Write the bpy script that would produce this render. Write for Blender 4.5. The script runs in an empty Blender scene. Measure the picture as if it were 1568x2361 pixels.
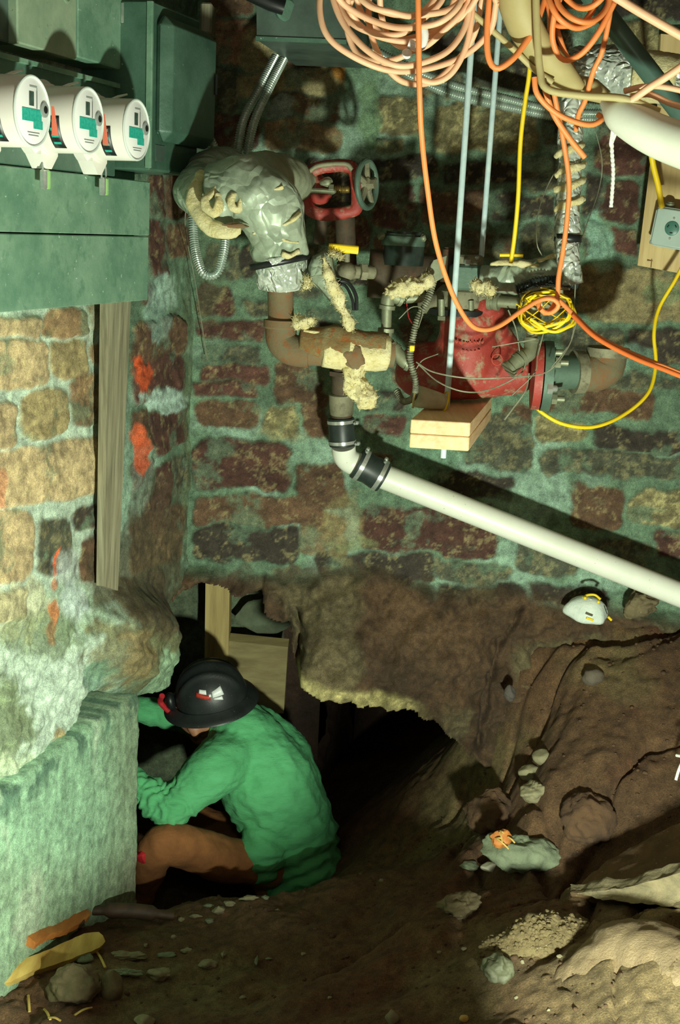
import bpy, math, random
import numpy as np
from mathutils import Vector, Matrix

# ------------------------------------------------------------------ camera
F = 2900.0; CX, CY = 784.0, 1180.5; CAMZ = 1.6
PITCH = math.radians(12.6); ROLL = math.radians(2.75)
_f = np.array([0, math.cos(PITCH), -math.sin(PITCH)])
_r0 = np.array([1.0, 0, 0]); _u0 = np.array([0, math.sin(PITCH), math.cos(PITCH)])
_r = math.cos(ROLL)*_r0 + math.sin(ROLL)*_u0
_u = math.cos(ROLL)*_u0 - math.sin(ROLL)*_r0
CAM = np.array([0, 0, CAMZ])
cd = bpy.data.cameras.new('camera'); cam = bpy.data.objects.new('camera', cd)
bpy.context.scene.collection.objects.link(cam)
cd.sensor_fit = 'VERTICAL'; cd.sensor_height = 36; cd.lens = 36*F/2361.0
cd.clip_start = 0.05; cd.clip_end = 50
cam.matrix_world = Matrix(((_r[0], _u[0], -_f[0], 0), (_r[1], _u[1], -_f[1], 0), (_r[2], _u[2], -_f[2], CAMZ), (0, 0, 0, 1)))
sc = bpy.context.scene; sc.camera = cam
# ------------------------------------------------------------------ world, lights, exposure
sc.view_settings.view_transform = 'Standard'; sc.view_settings.look = 'None'
sc.view_settings.gamma = 1.0; sc.view_settings.use_curve_mapping = False
sc.view_settings.exposure = 1.62
w = bpy.data.worlds.new('world'); sc.world = w; w.use_nodes = True
w.node_tree.nodes['Background'].inputs[0].default_value = (0.70, 0.40, 0.24, 1)
w.node_tree.nodes['Background'].inputs[1].default_value = 0.055
def light(name, kind, loc, power, col, size, aim=None):
    l = bpy.data.lights.new(name, kind); l.energy = power; l.color = col
    if kind == 'AREA': l.shape = 'DISK'; l.size = size
    else: l.shadow_soft_size = size
    o = bpy.data.objects.new(name, l); sc.collection.objects.link(o); o.location = loc
    if aim is not None: o.rotation_euler = (Vector(aim)-Vector(loc)).to_track_quat('-Z', 'Y').to_euler()
    return o
light('work_light', 'POINT', (0.42, 1.15, 0.45), 80, (0.90, 1.0, 0.80), 0.05)
light('fill_light', 'POINT', (-0.10, 0.55, 1.95), 3.2, (0.86, 1.0, 0.80), 0.06)  # weak unseen fill added near the camera

# ------------------------------------------------------------------ pixel <-> world (each point at its own distance)
def ray(px, py): return _f + _r*((px-CX)/F) - _u*((py-CY)/F)
def P(px, py, Y):
    d = ray(px, py); return CAM + d*(Y/d[1])
def proj(p):
    q = np.asarray(p) - CAM
    dz = q @ _f
    return CX + F*(q @ _r)/dz, CY - F*(q @ _u)/dz
def px2m(px, Y): return px*Y/F*1.02
# the plane of the left wall: s along it, z up, o out of it towards the room
ALPHA = math.radians(16.9)
WD = np.array([math.sin(ALPHA), math.cos(ALPHA), 0]); WN = np.array([math.cos(ALPHA), -math.sin(ALPHA), 0]); UP = np.array([0, 0, 1.0])
A0 = P(440, 900, 3.6).copy(); A0[2] = 0
def W(s, z, o): return A0 + WD*s + WN*o + UP*z
def PL(px, py, o):
    d = ray(px, py); t = ((A0 + WN*o - CAM) @ WN)/(d @ WN); return CAM + d*t
def SZ(px, py, o):
    p = PL(px, py, o); return (p-A0) @ WD, p[2]

# ------------------------------------------------------------------ noise
def _hash(i, j, k, seed):
    with np.errstate(over='ignore'):
        h = (i.astype(np.int64)*374761393 + j.astype(np.int64)*668265263 + k.astype(np.int64)*1440662683 + seed*974634777)
        h = (h ^ (h >> 13))*1274126177; h = h ^ (h >> 16)
    return ((h & 0xffff)/65535.0)*2-1
def vnoise(p, seed=0):
    p = np.asarray(p, float); i = np.floor(p).astype(np.int64); f = p-i; f = f*f*(3-2*f)
    out = 0
    for a in (0, 1):
        wa = f[..., 0] if a else 1-f[..., 0]
        for b in (0, 1):
            wb = f[..., 1] if b else 1-f[..., 1]
            for c in (0, 1):
                wc = f[..., 2] if c else 1-f[..., 2]
                out = out + wa*wb*wc*_hash(i[..., 0]+a, i[..., 1]+b, i[..., 2]+c, seed)
    return out
def fbm(p, scale, octv=4, seed=0, gain=.5):
    p = np.asarray(p, float)*scale; s = 0; a = 1.0
    for k in range(octv): s = s + a*vnoise(p, seed+k*17); p = p*2.03+11.3; a *= gain
    return s
def sstep(a, b, x):
    t = np.clip((x-a)/(b-a), 0, 1); return t*t*(3-2*t)

# ------------------------------------------------------------------ materials
def S(r, g, b):
    f = lambda c: (c/255/12.92) if c/255 <= .04045 else ((c/255+.055)/1.055)**2.4
    return (f(r), f(g), f(b), 1)
def mat(name, c1, c2=None, scale=12, rough=.7, metal=0, bump=0, bscale=60, stretch=(1, 1, 1), speck=None, attr=False, c3=None, rough2=None, transmission=0, contrast=(.35, .65)):
    m = bpy.data.materials.new(name); m.use_nodes = True; nt = m.node_tree; N = nt.nodes; L = nt.links
    b = N['Principled BSDF']; b.inputs['Roughness'].default_value = rough; b.inputs['Metallic'].default_value = metal
    if transmission: b.inputs['Transmission Weight'].default_value = transmission
    tc = N.new('ShaderNodeTexCoord'); mp = N.new('ShaderNodeMapping'); mp.inputs['Scale'].default_value = stretch
    L.new(tc.outputs['Object'], mp.inputs['Vector'])
    def noise(sc_, det=6, ro=.6):
        n = N.new('ShaderNodeTexNoise'); n.inputs['Scale'].default_value = sc_; n.inputs['Detail'].default_value = det; n.inputs['Roughness'].default_value = ro
        L.new(mp.outputs['Vector'], n.inputs['Vector']); return n
    def ramp(src, a, c, col0=(0, 0, 0, 1), col1=(1, 1, 1, 1)):
        r = N.new('ShaderNodeValToRGB'); r.color_ramp.elements[0].position = a; r.color_ramp.elements[1].position = c
        r.color_ramp.elements[0].color = col0; r.color_ramp.elements[1].color = col1; L.new(src, r.inputs[0]); return r
    def mix(fac, A, B, mode='MIX'):
        x = N.new('ShaderNodeMix'); x.data_type = 'RGBA'; x.blend_type = mode
        if isinstance(fac, (int, float)): x.inputs[0].default_value = fac
        else: L.new(fac, x.inputs[0])
        for s_, v in ((6, A), (7, B)):
            if isinstance(v, tuple): x.inputs[s_].default_value = v
            else: L.new(v, x.inputs[s_])
        return x.outputs[2]
    if attr:
        at = N.new('ShaderNodeAttribute'); at.attribute_name = 'col'; col = at.outputs['Color']
        n = noise(scale, 8, .7); r = ramp(n.outputs['Fac'], .3, .75, (.45, .45, .45, 1), (1.55, 1.55, 1.5, 1)); col = mix(1.0, col, r.outputs[0], 'MULTIPLY')
        n2 = noise(scale*9, 4, .7); r2 = ramp(n2.outputs['Fac'], .35, .7, (.6, .6, .6, 1), (1.4, 1.4, 1.35, 1)); col = mix(1.0, col, r2.outputs[0], 'MULTIPLY')
    else:
        col = c1
        if c2 is not None:
            n = noise(scale, 7, .65); r = ramp(n.outputs['Fac'], contrast[0], contrast[1]); col = mix(r.outputs[0], c1, c2)
        if c3 is not None:
            n = noise(scale*3.1, 6, .7); r = ramp(n.outputs['Fac'], .52, .66); col = mix(r.outputs[0], col, c3)
    if speck is not None:
        v = noise(speck[1], 3, .8); r = ramp(v.outputs['Fac'], speck[2], speck[2]+.05); col = mix(r.outputs[0], col, speck[0])
    if isinstance(col, tuple): b.inputs['Base Color'].default_value = col
    else: L.new(col, b.inputs['Base Color'])
    if rough2 is not None:
        n = noise(scale*2); mr = N.new('ShaderNodeMapRange'); mr.inputs[3].default_value = rough; mr.inputs[4].default_value = rough2
        L.new(n.outputs['Fac'], mr.inputs[0]); L.new(mr.outputs[0], b.inputs['Roughness'])
    if bump:
        n = noise(bscale, 8, .7); bp = N.new('ShaderNodeBump'); bp.inputs['Strength'].default_value = 1.0; bp.inputs['Distance'].default_value = bump
        L.new(n.outputs['Fac'], bp.inputs['Height']); L.new(bp.outputs[0], b.inputs['Normal'])
    return m
def crinkle(m, scale=38, dist=.012, dark=None):
    """creased sheet: facets of a cell pattern drive the bump"""
    nt = m.node_tree; N = nt.nodes; L = nt.links; b = N['Principled BSDF']; mp = N['Mapping']
    n = N.new('ShaderNodeTexNoise'); n.inputs['Scale'].default_value = scale*.5; n.inputs['Detail'].default_value = 2; L.new(mp.outputs[0], n.inputs['Vector'])
    mx = N.new('ShaderNodeMix'); mx.data_type = 'RGBA'; mx.inputs[0].default_value = .12; L.new(mp.outputs[0], mx.inputs[6]); L.new(n.outputs['Color'], mx.inputs[7])
    v = N.new('ShaderNodeTexVoronoi'); v.feature = 'DISTANCE_TO_EDGE'; v.inputs['Scale'].default_value = scale; L.new(mx.outputs[2], v.inputs['Vector'])
    bp = N.new('ShaderNodeBump'); bp.inputs['Distance'].default_value = dist; L.new(v.outputs['Distance'], bp.inputs['Height']); L.new(bp.outputs[0], b.inputs['Normal']); return m
def wood(name, c1, c2, bands=(60, 3, 3), rough=.65, knots=True, spread=.2):
    """grain running along the axis whose band scale is smallest"""
    m = mat(name, c1, rough=rough); nt = m.node_tree; N = nt.nodes; L = nt.links; b = N['Principled BSDF']
    tc = N['Texture Coordinate']; mp = N['Mapping']; mp.inputs['Scale'].default_value = bands
    n = N.new('ShaderNodeTexNoise'); n.inputs['Scale'].default_value = 1.0; n.inputs['Detail'].default_value = 5; n.inputs['Roughness'].default_value = .6; n.inputs['Distortion'].default_value = spread
    L.new(mp.outputs[0], n.inputs['Vector'])
    r = N.new('ShaderNodeValToRGB'); e = r.color_ramp.elements; e[0].position = .3; e[0].color = c2; e[1].position = .65; e[1].color = c1
    L.new(n.outputs['Fac'], r.inputs[0]); L.new(r.outputs[0], b.inputs['Base Color'])
    bp = N.new('ShaderNodeBump'); bp.inputs['Distance'].default_value = .002; L.new(n.outputs['Fac'], bp.inputs['Height']); L.new(bp.outputs[0], b.inputs['Normal'])
    return m

# ------------------------------------------------------------------ geometry
def nrm(v): v = np.asarray(v, float); return v/max(np.linalg.norm(v), 1e-12)
def frame_of(axis, hint=(0, 0, 1)):
    a = nrm(axis); h = np.asarray(hint, float)
    if abs(a @ nrm(h)) > .97: h = np.array([1.0, 0, 0])
    u = nrm(np.cross(h, a)); v = np.cross(a, u); return u, v, a
def catmull(pts, n=10):
    pts = np.asarray(pts, float)
    if len(pts) < 3: return np.array([pts[0]+(pts[-1]-pts[0])*t for t in np.linspace(0, 1, n+1)])
    q = np.vstack([2*pts[0]-pts[1], pts, 2*pts[-1]-pts[-2]]); out = []
    for i in range(len(pts)-1):
        p0, p1, p2, p3 = q[i:i+4]
        for t in np.linspace(0, 1, n, endpoint=False):
            out.append(.5*((2*p1)+(-p0+p2)*t+(2*p0-5*p1+4*p2-p3)*t*t+(-p0+3*p1-3*p2+p3)*t**3))
    out.append(pts[-1]); return np.array(out)
def resample(pts, step):
    pts = np.asarray(pts, float); d = np.r_[0, np.cumsum(np.linalg.norm(np.diff(pts, axis=0), axis=1))]
    n = max(2, int(d[-1]/step)+1); t = np.linspace(0, d[-1], n)
    return np.stack([np.interp(t, d, pts[:, k]) for k in range(3)], 1), t
class G:
    def __init__(s): s.v = []; s.f = []
    def add(s, v, f):
        o = len(s.v); s.v.extend([tuple(map(float, x)) for x in v]); s.f.extend([tuple(int(i)+o for i in q) for q in f]); return s
    def box(s, c, size, ax=None):
        """box by centre, size and three axes"""
        ax = np.eye(3) if ax is None else np.array(ax); h = np.array(size)/2
        v = [np.array(c)+ax[0]*h[0]*i+ax[1]*h[1]*j+ax[2]*h[2]*k for i in (-1, 1) for j in (-1, 1) for k in (-1, 1)]
        return s.add(v, [(0, 1, 3, 2), (4, 6, 7, 5), (0, 4, 5, 1), (2, 3, 7, 6), (0, 2, 6, 4), (1, 5, 7, 3)])
    def cbox(s, c, size, ax=None, b=.004):
        """box with chamfered edges: 24 corners"""
        ax = np.eye(3) if ax is None else np.array(ax); h = np.array(size)/2; b = min(b, h.min()*.9)
        idx = {}; v = []
        for i in (-1, 1):
            for j in (-1, 1):
                for k in (-1, 1):
                    for m in range(3):
                        q = h.copy()-b; q[m] = h[m]; idx[(i, j, k, m)] = len(v)
                        v.append(np.array(c)+ax[0]*q[0]*i+ax[1]*q[1]*j+ax[2]*q[2]*k)
        f = []
        for m in range(3):
            a, c2 = [(1, 2), (2, 0), (0, 1)][m]
            for sg in (-1, 1):
                ring = []
                for (p, q) in ((-1, -1), (1, -1), (1, 1), (-1, 1)):
                    key = [0, 0, 0]; key[m] = sg; key[a] = p; key[c2] = q; ring.append(idx[(key[0], key[1], key[2], m)])
                f.append(ring if sg > 0 else ring[::-1])
        for m in range(3):
            a, c2 = [(1, 2), (2, 0), (0, 1)][m]
            for p in (-1, 1):
                for q in (-1, 1):
                    k0 = [0, 0, 0]; k1 = [0, 0, 0]; k0[m] = -1; k1[m] = 1
                    for kk in (k0, k1): kk[a] = p; kk[c2] = q
                    r = [idx[(*k0, a)], idx[(*k1, a)], idx[(*k1, c2)], idx[(*k0, c2)]]
                    f.append(r if p*q < 0 else r[::-1])
        for i in (-1, 1):
            for j in (-1, 1):
                for k in (-1, 1):
                    r = [idx[(i, j, k, 0)], idx[(i, j, k, 1)], idx[(i, j, k, 2)]]; f.append(r if i*j*k > 0 else r[::-1])
        return s.add(v, f)
    def tube(s, pts, r, n=12, caps=True, sy=1.0, hint=(0, 0, 1), twist=0):
        pts = np.asarray(pts, float); m = len(pts); r = np.broadcast_to(np.asarray(r, float), (m,))
        t = np.gradient(pts, axis=0); t /= np.maximum(np.linalg.norm(t, axis=1, keepdims=True), 1e-12)
        u, _, _ = frame_of(t[0], hint); v = []
        for i in range(m):
            u = nrm(u - t[i]*(u @ t[i])); w_ = np.cross(t[i], u)
            for k in range(n):
                a = 2*math.pi*k/n+twist*i; v.append(pts[i]+r[i]*(math.cos(a)*u+sy*math.sin(a)*w_))
        f = [(i*n+k, i*n+(k+1) % n, (i+1)*n+(k+1) % n, (i+1)*n+k) for i in range(m-1) for k in range(n)]
        if caps:
            f.append(tuple(range(n))[::-1]); f.append(tuple((m-1)*n+k for k in range(n)))
        return s.add(v, f)
    def lathe(s, base, axis, prof, n=24, hint=(0, 0, 1), sx=1, sy=1, caps=True):
        """prof: list of (distance along axis, radius)"""
        u, w_, a = frame_of(axis, hint); base = np.asarray(base, float); v = []
        for (h, r) in prof:
            for k in range(n):
                t = 2*math.pi*k/n; v.append(base+a*h+max(r, 1e-5)*(sx*math.cos(t)*u+sy*math.sin(t)*w_))
        m = len(prof); f = [(i*n+k, i*n+(k+1) % n, (i+1)*n+(k+1) % n, (i+1)*n+k) for i in range(m-1) for k in range(n)]
        if caps: f.append(tuple(range(n))[::-1]); f.append(tuple((m-1)*n+k for k in range(n)))
        return s.add(v, f)
    def cyl(s, p0, p1, r, r1=None, n=20):
        p0 = np.asarray(p0, float); p1 = np.asarray(p1, float); L = np.linalg.norm(p1-p0); r1 = r if r1 is None else r1
        return s.lathe(p0, p1-p0, [(0, r), (L, r1)], n)
    def ell(s, c, rad, ax=None, nu=20, nv=12):
        ax = np.eye(3) if ax is None else np.array(ax); v = []; c = np.asarray(c, float)
        rad = np.broadcast_to(np.asarray(rad, float), (3,))
        for i in range(1, nv):
            ph = math.pi*i/nv
            for k in range(nu):
                th = 2*math.pi*k/nu; v.append(c+ax[0]*rad[0]*math.sin(ph)*math.cos(th)+ax[1]*rad[1]*math.sin(ph)*math.sin(th)+ax[2]*rad[2]*math.cos(ph))
        v.append(c+ax[2]*rad[2]); v.append(c-ax[2]*rad[2]); N_ = len(v)
        f = [(i*nu+k, (i+1)*nu+k, (i+1)*nu+(k+1) % nu, i*nu+(k+1) % nu) for i in range(nv-2) for k in range(nu)]
        f += [(N_-2, k, (k+1) % nu) for k in range(nu)] + [(N_-1, (nv-2)*nu+(k+1) % nu, (nv-2)*nu+k) for k in range(nu)]
        return s.add(v, f)
    def torus(s, c, axis, R_, r, n=40, m=10, sx=1, sy=1, hint=(0, 0, 1)):
        u, w_, a = frame_of(axis, hint); c = np.asarray(c, float); v = []
        for i in range(n):
            t = 2*math.pi*i/n; e = sx*math.cos(t)*u+sy*math.sin(t)*w_
            for k in range(m):
                q = 2*math.pi*k/m; v.append(c+e*(R_+r*math.cos(q))+a*r*math.sin(q))
        return s.add(v, [(i*m+k, ((i+1) % n)*m+k, ((i+1) % n)*m+(k+1) % m, i*m+(k+1) % m) for i in range(n) for k in range(m)])
    def prism(s, poly, d):
        """poly: list of 3D points, extruded by vector d"""
        n = len(poly); poly = [np.asarray(p, float) for p in poly]; v = poly+[p+np.asarray(d) for p in poly]
        return s.add(v, [tuple(range(n))[::-1], tuple(range(n, 2*n))]+[(i, (i+1) % n, n+(i+1) % n, n+i) for i in range(n)])
    def rock(s, c, rad, seed=0, rough=.18, ax=None, nu=28, nv=18, cuts=5, sc_=1.6):
        g = G(); g.ell((0, 0, 0), (1, 1, 1), None, nu, nv); v = np.array(g.v); rnd = random.Random(seed)
        for k in range(cuts):
            n_ = nrm([rnd.uniform(-1, 1) for _ in range(3)]); d = rnd.uniform(.62, .9); over = np.maximum(v @ n_ - d, 0); v = v - np.outer(over*.9, n_)
        v = v*(1+rough*fbm(v+seed*3.1, sc_, 4, seed))[:, None]
        ax = np.eye(3) if ax is None else np.array(ax); rad = np.broadcast_to(np.asarray(rad, float), (3,))
        return s.add(np.asarray(c)+(v*rad) @ ax, g.f)
ORG = {}
def mesh_from(name, v, f, m, smooth=35, col=None):
    me = bpy.data.meshes.new(name); v = np.asarray(v, float)
    if isinstance(f, np.ndarray):
        me.vertices.add(len(v)); me.vertices.foreach_set('co', v.astype(np.float32).ravel())
        k = f.shape[1]; me.loops.add(f.size); me.loops.foreach_set('vertex_index', f.astype(np.int32).ravel())
        me.polygons.add(len(f)); me.polygons.foreach_set('loop_start', np.arange(0, f.size, k, dtype=np.int32))
        me.update(calc_edges=True)
    else: me.from_pydata([tuple(x) for x in v], [], f); me.update()
    me.validate()
    if smooth:
        me.shade_smooth()
        if smooth < 180: me.set_sharp_from_angle(angle=math.radians(smooth))
    if col is not None:
        a = me.attributes.new('col', 'FLOAT_COLOR', 'POINT'); c4 = np.ones((len(v), 4), np.float32); c4[:, :3] = col; a.data.foreach_set('color', c4.ravel())
    if m: me.materials.append(m)
    return me
def tagit(o, label=None, cat=None, group=None, kind=None):
    for k, x in (('label', label), ('category', cat), ('group', group), ('kind', kind)):
        if x: o[k] = x
    return o
def obj(name, g, m, parent=None, label=None, cat=None, group=None, kind=None, smooth=35, loc=None, col=None):
    """one mesh object; coordinates of g are world coordinates, the origin goes to loc or to the parent's place"""
    v, f = (g.v, g.f) if isinstance(g, G) else g
    v = np.asarray(v, float)
    if parent is not None: org = ORG[parent.name]
    else:
        org = np.asarray(loc, float) if loc is not None else np.array([(v[:, 0].min()+v[:, 0].max())/2, (v[:, 1].min()+v[:, 1].max())/2, v[:, 2].min()])
    o = bpy.data.objects.new(name, mesh_from(name, v-org, f, m, smooth, col)); sc.collection.objects.link(o)
    if parent is not None: o.parent = parent
    else: o.location = org
    ORG[o.name] = org
    return tagit(o, label, cat, group, kind)
def thing(name, label, cat, loc, group=None):
    o = bpy.data.objects.new(name, None); sc.collection.objects.link(o); o.location = loc; o.empty_display_size = .05
    ORG[o.name] = np.asarray(loc, float); return tagit(o, label, cat, group)
def copy_tree(o, parent=None):
    c = o.copy(); sc.collection.objects.link(c); c.parent = parent; ORG[c.name] = ORG[o.name]
    for ch in list(o.children): copy_tree(ch, c)
    return c
def blob(parts, voxel=.008, smooth=2):
    """closed surfaces merged into one skin: parts is a G of overlapping closed shapes; returns verts, faces"""
    me = bpy.data.meshes.new('tmp'); me.from_pydata(parts.v, [], parts.f); me.update()
    o = bpy.data.objects.new('tmp', me); sc.collection.objects.link(o)
    r = o.modifiers.new('r', 'REMESH'); r.mode = 'VOXEL'; r.voxel_size = voxel
    s_ = o.modifiers.new('s', 'SMOOTH'); s_.iterations = smooth; s_.factor = .6
    dg = bpy.context.evaluated_depsgraph_get(); ev = o.evaluated_get(dg); m2 = ev.to_mesh()
    v = np.empty(len(m2.vertices)*3, np.float32); m2.vertices.foreach_get('co', v); v = v.reshape(-1, 3).astype(float)
    nn = np.empty(len(m2.vertices)*3, np.float32); m2.vertices.foreach_get('normal', nn); nn = nn.reshape(-1, 3).astype(float)
    f = [tuple(p.vertices) for p in m2.polygons]
    ev.to_mesh_clear(); bpy.data.objects.remove(o); bpy.data.meshes.remove(me)
    return v, nn, f
def limb(g, pts, rads, n=16):
    c = catmull(pts, 6); k = np.linspace(0, len(pts)-1, len(c)); rr = np.interp(k, range(len(rads)), rads)
    g.tube(c, rr, n)
    g.ell(c[0], rads[0]*1.0, None, 16, 10); g.ell(c[-1], rads[-1]*1.0, None, 16, 10); return g
# ================================================================== THE PLACE: masonry walls
GREEN = np.array(S(104, 132, 108)[:3]); PALE = np.array(S(172, 205, 188)[:3]); SOIL = np.array(S(90, 68, 46)[:3])
STC = {'r': (86, 56, 47), 'b': (98, 74, 55), 't': (192, 174, 136), 's': (116, 110, 78), 'g': (76, 80, 66), 'd': (60, 54, 46), 'o': (154, 142, 104), 'p': (150, 112, 86), 'n': (140, 116, 86)}
STC = {k: np.array(S(*v)[:3]) for k, v in STC.items()}
SPECK = np.array(S(205, 195, 140)[:3])
def lay(px, py, wp, stones, patches, seed, wob=9, edge=5, near=None, grow=0):
    """stones given by their outline on the wall: returns relief height and colour"""
    X = px + wob*1.2*fbm(wp, 12, 5, seed, .6) ; Y = py + wob*1.2*fbm(wp, 12, 5, seed+5, .6)
    h = np.zeros_like(px); col = np.repeat(GREEN[None], len(px), 0)*(1+.28*fbm(wp, 9, 4, seed+9))[:, None]
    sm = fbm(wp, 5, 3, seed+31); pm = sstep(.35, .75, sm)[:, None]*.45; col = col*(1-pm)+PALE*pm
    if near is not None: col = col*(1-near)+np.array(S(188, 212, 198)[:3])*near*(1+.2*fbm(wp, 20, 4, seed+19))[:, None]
    for i, st in enumerate(stones):
        x0, y0, x1, y1, k = st[:5]; sh = st[5] if len(st) > 5 else 0; hh = st[6] if len(st) > 6 else 1.0
        cx, cy, hx, hy = (x0+x1)/2, (y0+y1)/2, (x1-x0)/2+grow, (y1-y0)/2+grow
        m0 = (np.abs(px-cx) < hx+40) & (np.abs(py-cy) < hy+60+abs(sh)*hx)
        if not m0.any(): continue
        x = X[m0]-cx; y = Y[m0]-cy-sh*x; rr = min(hx, hy)*.5
        dx = np.abs(x)-(hx-rr); dy = np.abs(y)-(hy-rr)
        sd = np.hypot(np.maximum(dx, 0), np.maximum(dy, 0))+np.minimum(np.maximum(dx, dy), 0)-rr
        a = sstep(edge, -edge, sd); rnd = random.Random(seed*100+i)
        q = wp[m0]; hgt = (.003+.006*rnd.random())*hh*a*(1+.4*rnd.uniform(-1, 1)*x/hx+.4*rnd.uniform(-1, 1)*y/hy)+.004*a*fbm(q*np.array([1, 1, 1.8]), 20, 5, seed+i)
        c = STC[k]*(1+.30*fbm(q*np.array([1, 1, 2.2]), 16, 4, seed+i*3))[:, None]*rnd.uniform(.85, 1.15)
        if k in 'sg': 
            w_ = sstep(-.2, 1.0, fbm(q, 45, 5, seed+i*7, .8))[:, None]*(.6 if k == 's' else .22); c = c*(1-w_)+SPECK*w_
        else:
            w_ = sstep(.3, 1.3, fbm(q, 45, 5, seed+i*7, .8))[:, None]*.3; c = c*(1-w_)+SPECK*w_
        # mortar smeared over the stone face here and there
        w2 = sstep(.2, .75, fbm(q, 11, 5, seed+i*13+2, .65))[:, None]*.6; c = c*(1-w2)+GREEN*w2
        a_ = a[:, None]; col[m0] = col[m0]*(1-a_)+c*a_; h[m0] = np.maximum(h[m0]*(1-a), hgt)
    for (x0, y0, x1, y1, c, s_) in patches:
        cx, cy, hx, hy = (x0+x1)/2, (y0+y1)/2, (x1-x0)/2, (y1-y0)/2
        d = ((X-cx)/hx)**2+((Y-cy)/hy)**2; a = (sstep(1.25, .55, d+.55*fbm(wp, 30, 4, seed+77))*s_)[:, None]
        col = col*(1-a)+np.array(S(*c)[:3])*(1+.2*fbm(wp, 26, 3, seed+3))[:, None]*a
    return h, np.clip(col, .004, .9)
def solid(v, f, back):
    """close a relief sheet: run its border straight back"""
    e = np.vstack([f[:, [0, 1]], f[:, [1, 2]], f[:, [2, 3]], f[:, [3, 0]]]); es = np.sort(e, 1); key = es[:, 0].astype(np.int64)*len(v)+es[:, 1]
    _, inv, cnt = np.unique(key, return_inverse=True, return_counts=True); b = e[cnt[inv.ravel()] == 1]
    ids = np.unique(b); mp = {int(i): len(v)+k for k, i in enumerate(ids)}
    vb = v[ids]+back; bf = np.array([(int(p[1]), int(p[0]), mp[int(p[0])], mp[int(p[1])]) for p in b])
    return vb, bf, ids
STONE = mat('masonry', None, attr=True, scale=40, rough=.88, bump=.0022, bscale=160, speck=(S(190, 185, 140), 260, .70))
BACK = [
 (485,48,600,150,'p',.1),(480,-40,590,40,'b',0),(488,160,560,250,'g',0),(560,75,640,160,'o',0),(560,165,640,215,'o',0),(600,150,795,212,'o',.02),(620,217,785,272,'b',.02),(610,278,790,345,'n',0),
 (640,110,790,148,'b',0),(480,255,600,345,'r',0),
 (862,222,965,308,'s',.12),(868,316,930,345,'s',0),(965,140,1070,232,'g',0),(1000,242,1240,350,'s',.04),(1080,120,1250,215,'g',.05),(960,20,1060,120,'d',0),(1070,20,1170,110,'g',0),
 (1180,60,1330,180,'d',0),(1400,55,1520,170,'s',0),(1395,-40,1600,40,'d',0),(1250,180,1300,340,'d',0),
 (850,360,1010,420,'d',0),(1020,375,1200,430,'d',0),(1210,365,1290,440,'g',0),(850,430,960,530,'r',0),(970,440,1130,520,'b',0),(1140,450,1280,510,'d',0),(700,360,840,480,'d',0),(860,545,1000,600,'b'),(1010,535,1190,600,'b'),(1200,520,1290,610,'g'),
 (1375,290,1500,405,'r',.03),(1345,400,1385,510,'d',0),(1385,420,1480,515,'r',.05),(1345,520,1400,600,'g',0),(1410,530,1475,590,'r',.1),(1500,420,1600,520,'r'),
 (1335,615,1600,740,'o',.04),(1200,620,1330,700,'b'),(1290,755,1440,835,'g',.05),(1450,760,1600,840,'d',.05),(1330,865,1400,890,'d'),(1240,890,1510,955,'b',.05),(1380,865,1600,893,'g',.04),
 (1240,965,1350,1018,'s',.05),(1365,985,1600,1045,'d',.03),(1160,940,1230,1000,'b',.1),(1060,960,1232,1080,'g',.12),(1250,1045,1600,1098,'g',.06),(1325,1115,1440,1228,'b',.06),(1450,1130,1600,1215,'s',.05),(1500,1225,1600,1290,'r',.05),
 (1190,1235,1330,1325,'g',.1),(1340,1250,1490,1320,'g',.1),(990,1090,1180,1150,'d',.1),
 (825,1165,1150,1277,'r',.05,1.3),(830,1040,900,1120,'b',0),(835,960,930,1003,'r',.04),(840,905,930,950,'d',0),(700,900,760,1000,'b',0),(680,1060,800,1170,'b',0),(690,1180,800,1290,'n',0),(730,1275,1000,1340,'d',.05),
 (440,1010,672,1128,'r',.02,1.4),(450,1145,745,1212,'b',.03),(450,1215,690,1290,'d',.03),(458,925,600,985,'b',.02),(610,935,690,1000,'s',0),(450,880,600,915,'r',0),(455,740,610,783,'r',0),(455,795,600,836,'g',.05),(470,842,625,878,'r',0),(635,842,750,930,'b',0),(460,655,540,730,'r',0),(560,690,620,730,'g',0),(470,560,560,645,'g'),(560,560,620,640,'d'),(700,700,800,760,'d'),(450,420,560,540,'d'),(570,400,700,540,'d'),(640,560,760,680,'g'),
 (760,500,850,580,'r'),(770,600,860,660,'d'),(900,640,1000,720,'d'),(920,740,1000,800,'r'),(900,820,1000,890,'b'),(1170,700,1280,790,'g'),(1180,810,1290,880,'b'),
 (1010,1345,1200,1400,'d',.03),(1210,1345,1400,1390,'d',.04),(1000,1290,1180,1340,'g',.03),
 (-200,0,0,0,'d'),(1620,100,1780,300,'r'),(1620,320,1800,500,'g'),(1620,520,1780,700,'r'),(1620,720,1800,900,'s'),(1620,920,1800,1100,'r'),(1620,1120,1800,1300,'b'),(1620,1320,1800,1450,'g')]
BPATCH = [(860,520,1300,900,(95,140,115),.15),(1350,500,1420,640,(150,195,175),.7),(1480,640,1570,700,(120,150,110),.5),(930,980,1060,1100,(120,160,135),.6),(600,215,690,275,(170,205,200),.35),(860,640,900,700,(90,100,80),.4),
 (820,200,880,330,(112,142,108),.85),(1000,215,1240,245,(150,185,165),.6),(1180,350,1290,395,(150,185,160),.5),(790,150,825,200,(190,130,40),.0),(765,150,800,195,(196,130,40),.8),
 (740,1130,830,1300,(140,130,90),.55),(590,960,700,1010,(165,155,110),.4),(1380,790,1520,860,(130,175,155),.35),(760,1240,860,1270,(120,130,90),.6),(440,380,520,760,(95,110,80),.35),
 (600,1300,700,1330,(110,92,64),.5),(430,1300,1000,1420,(72,62,46),.75)]
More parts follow.
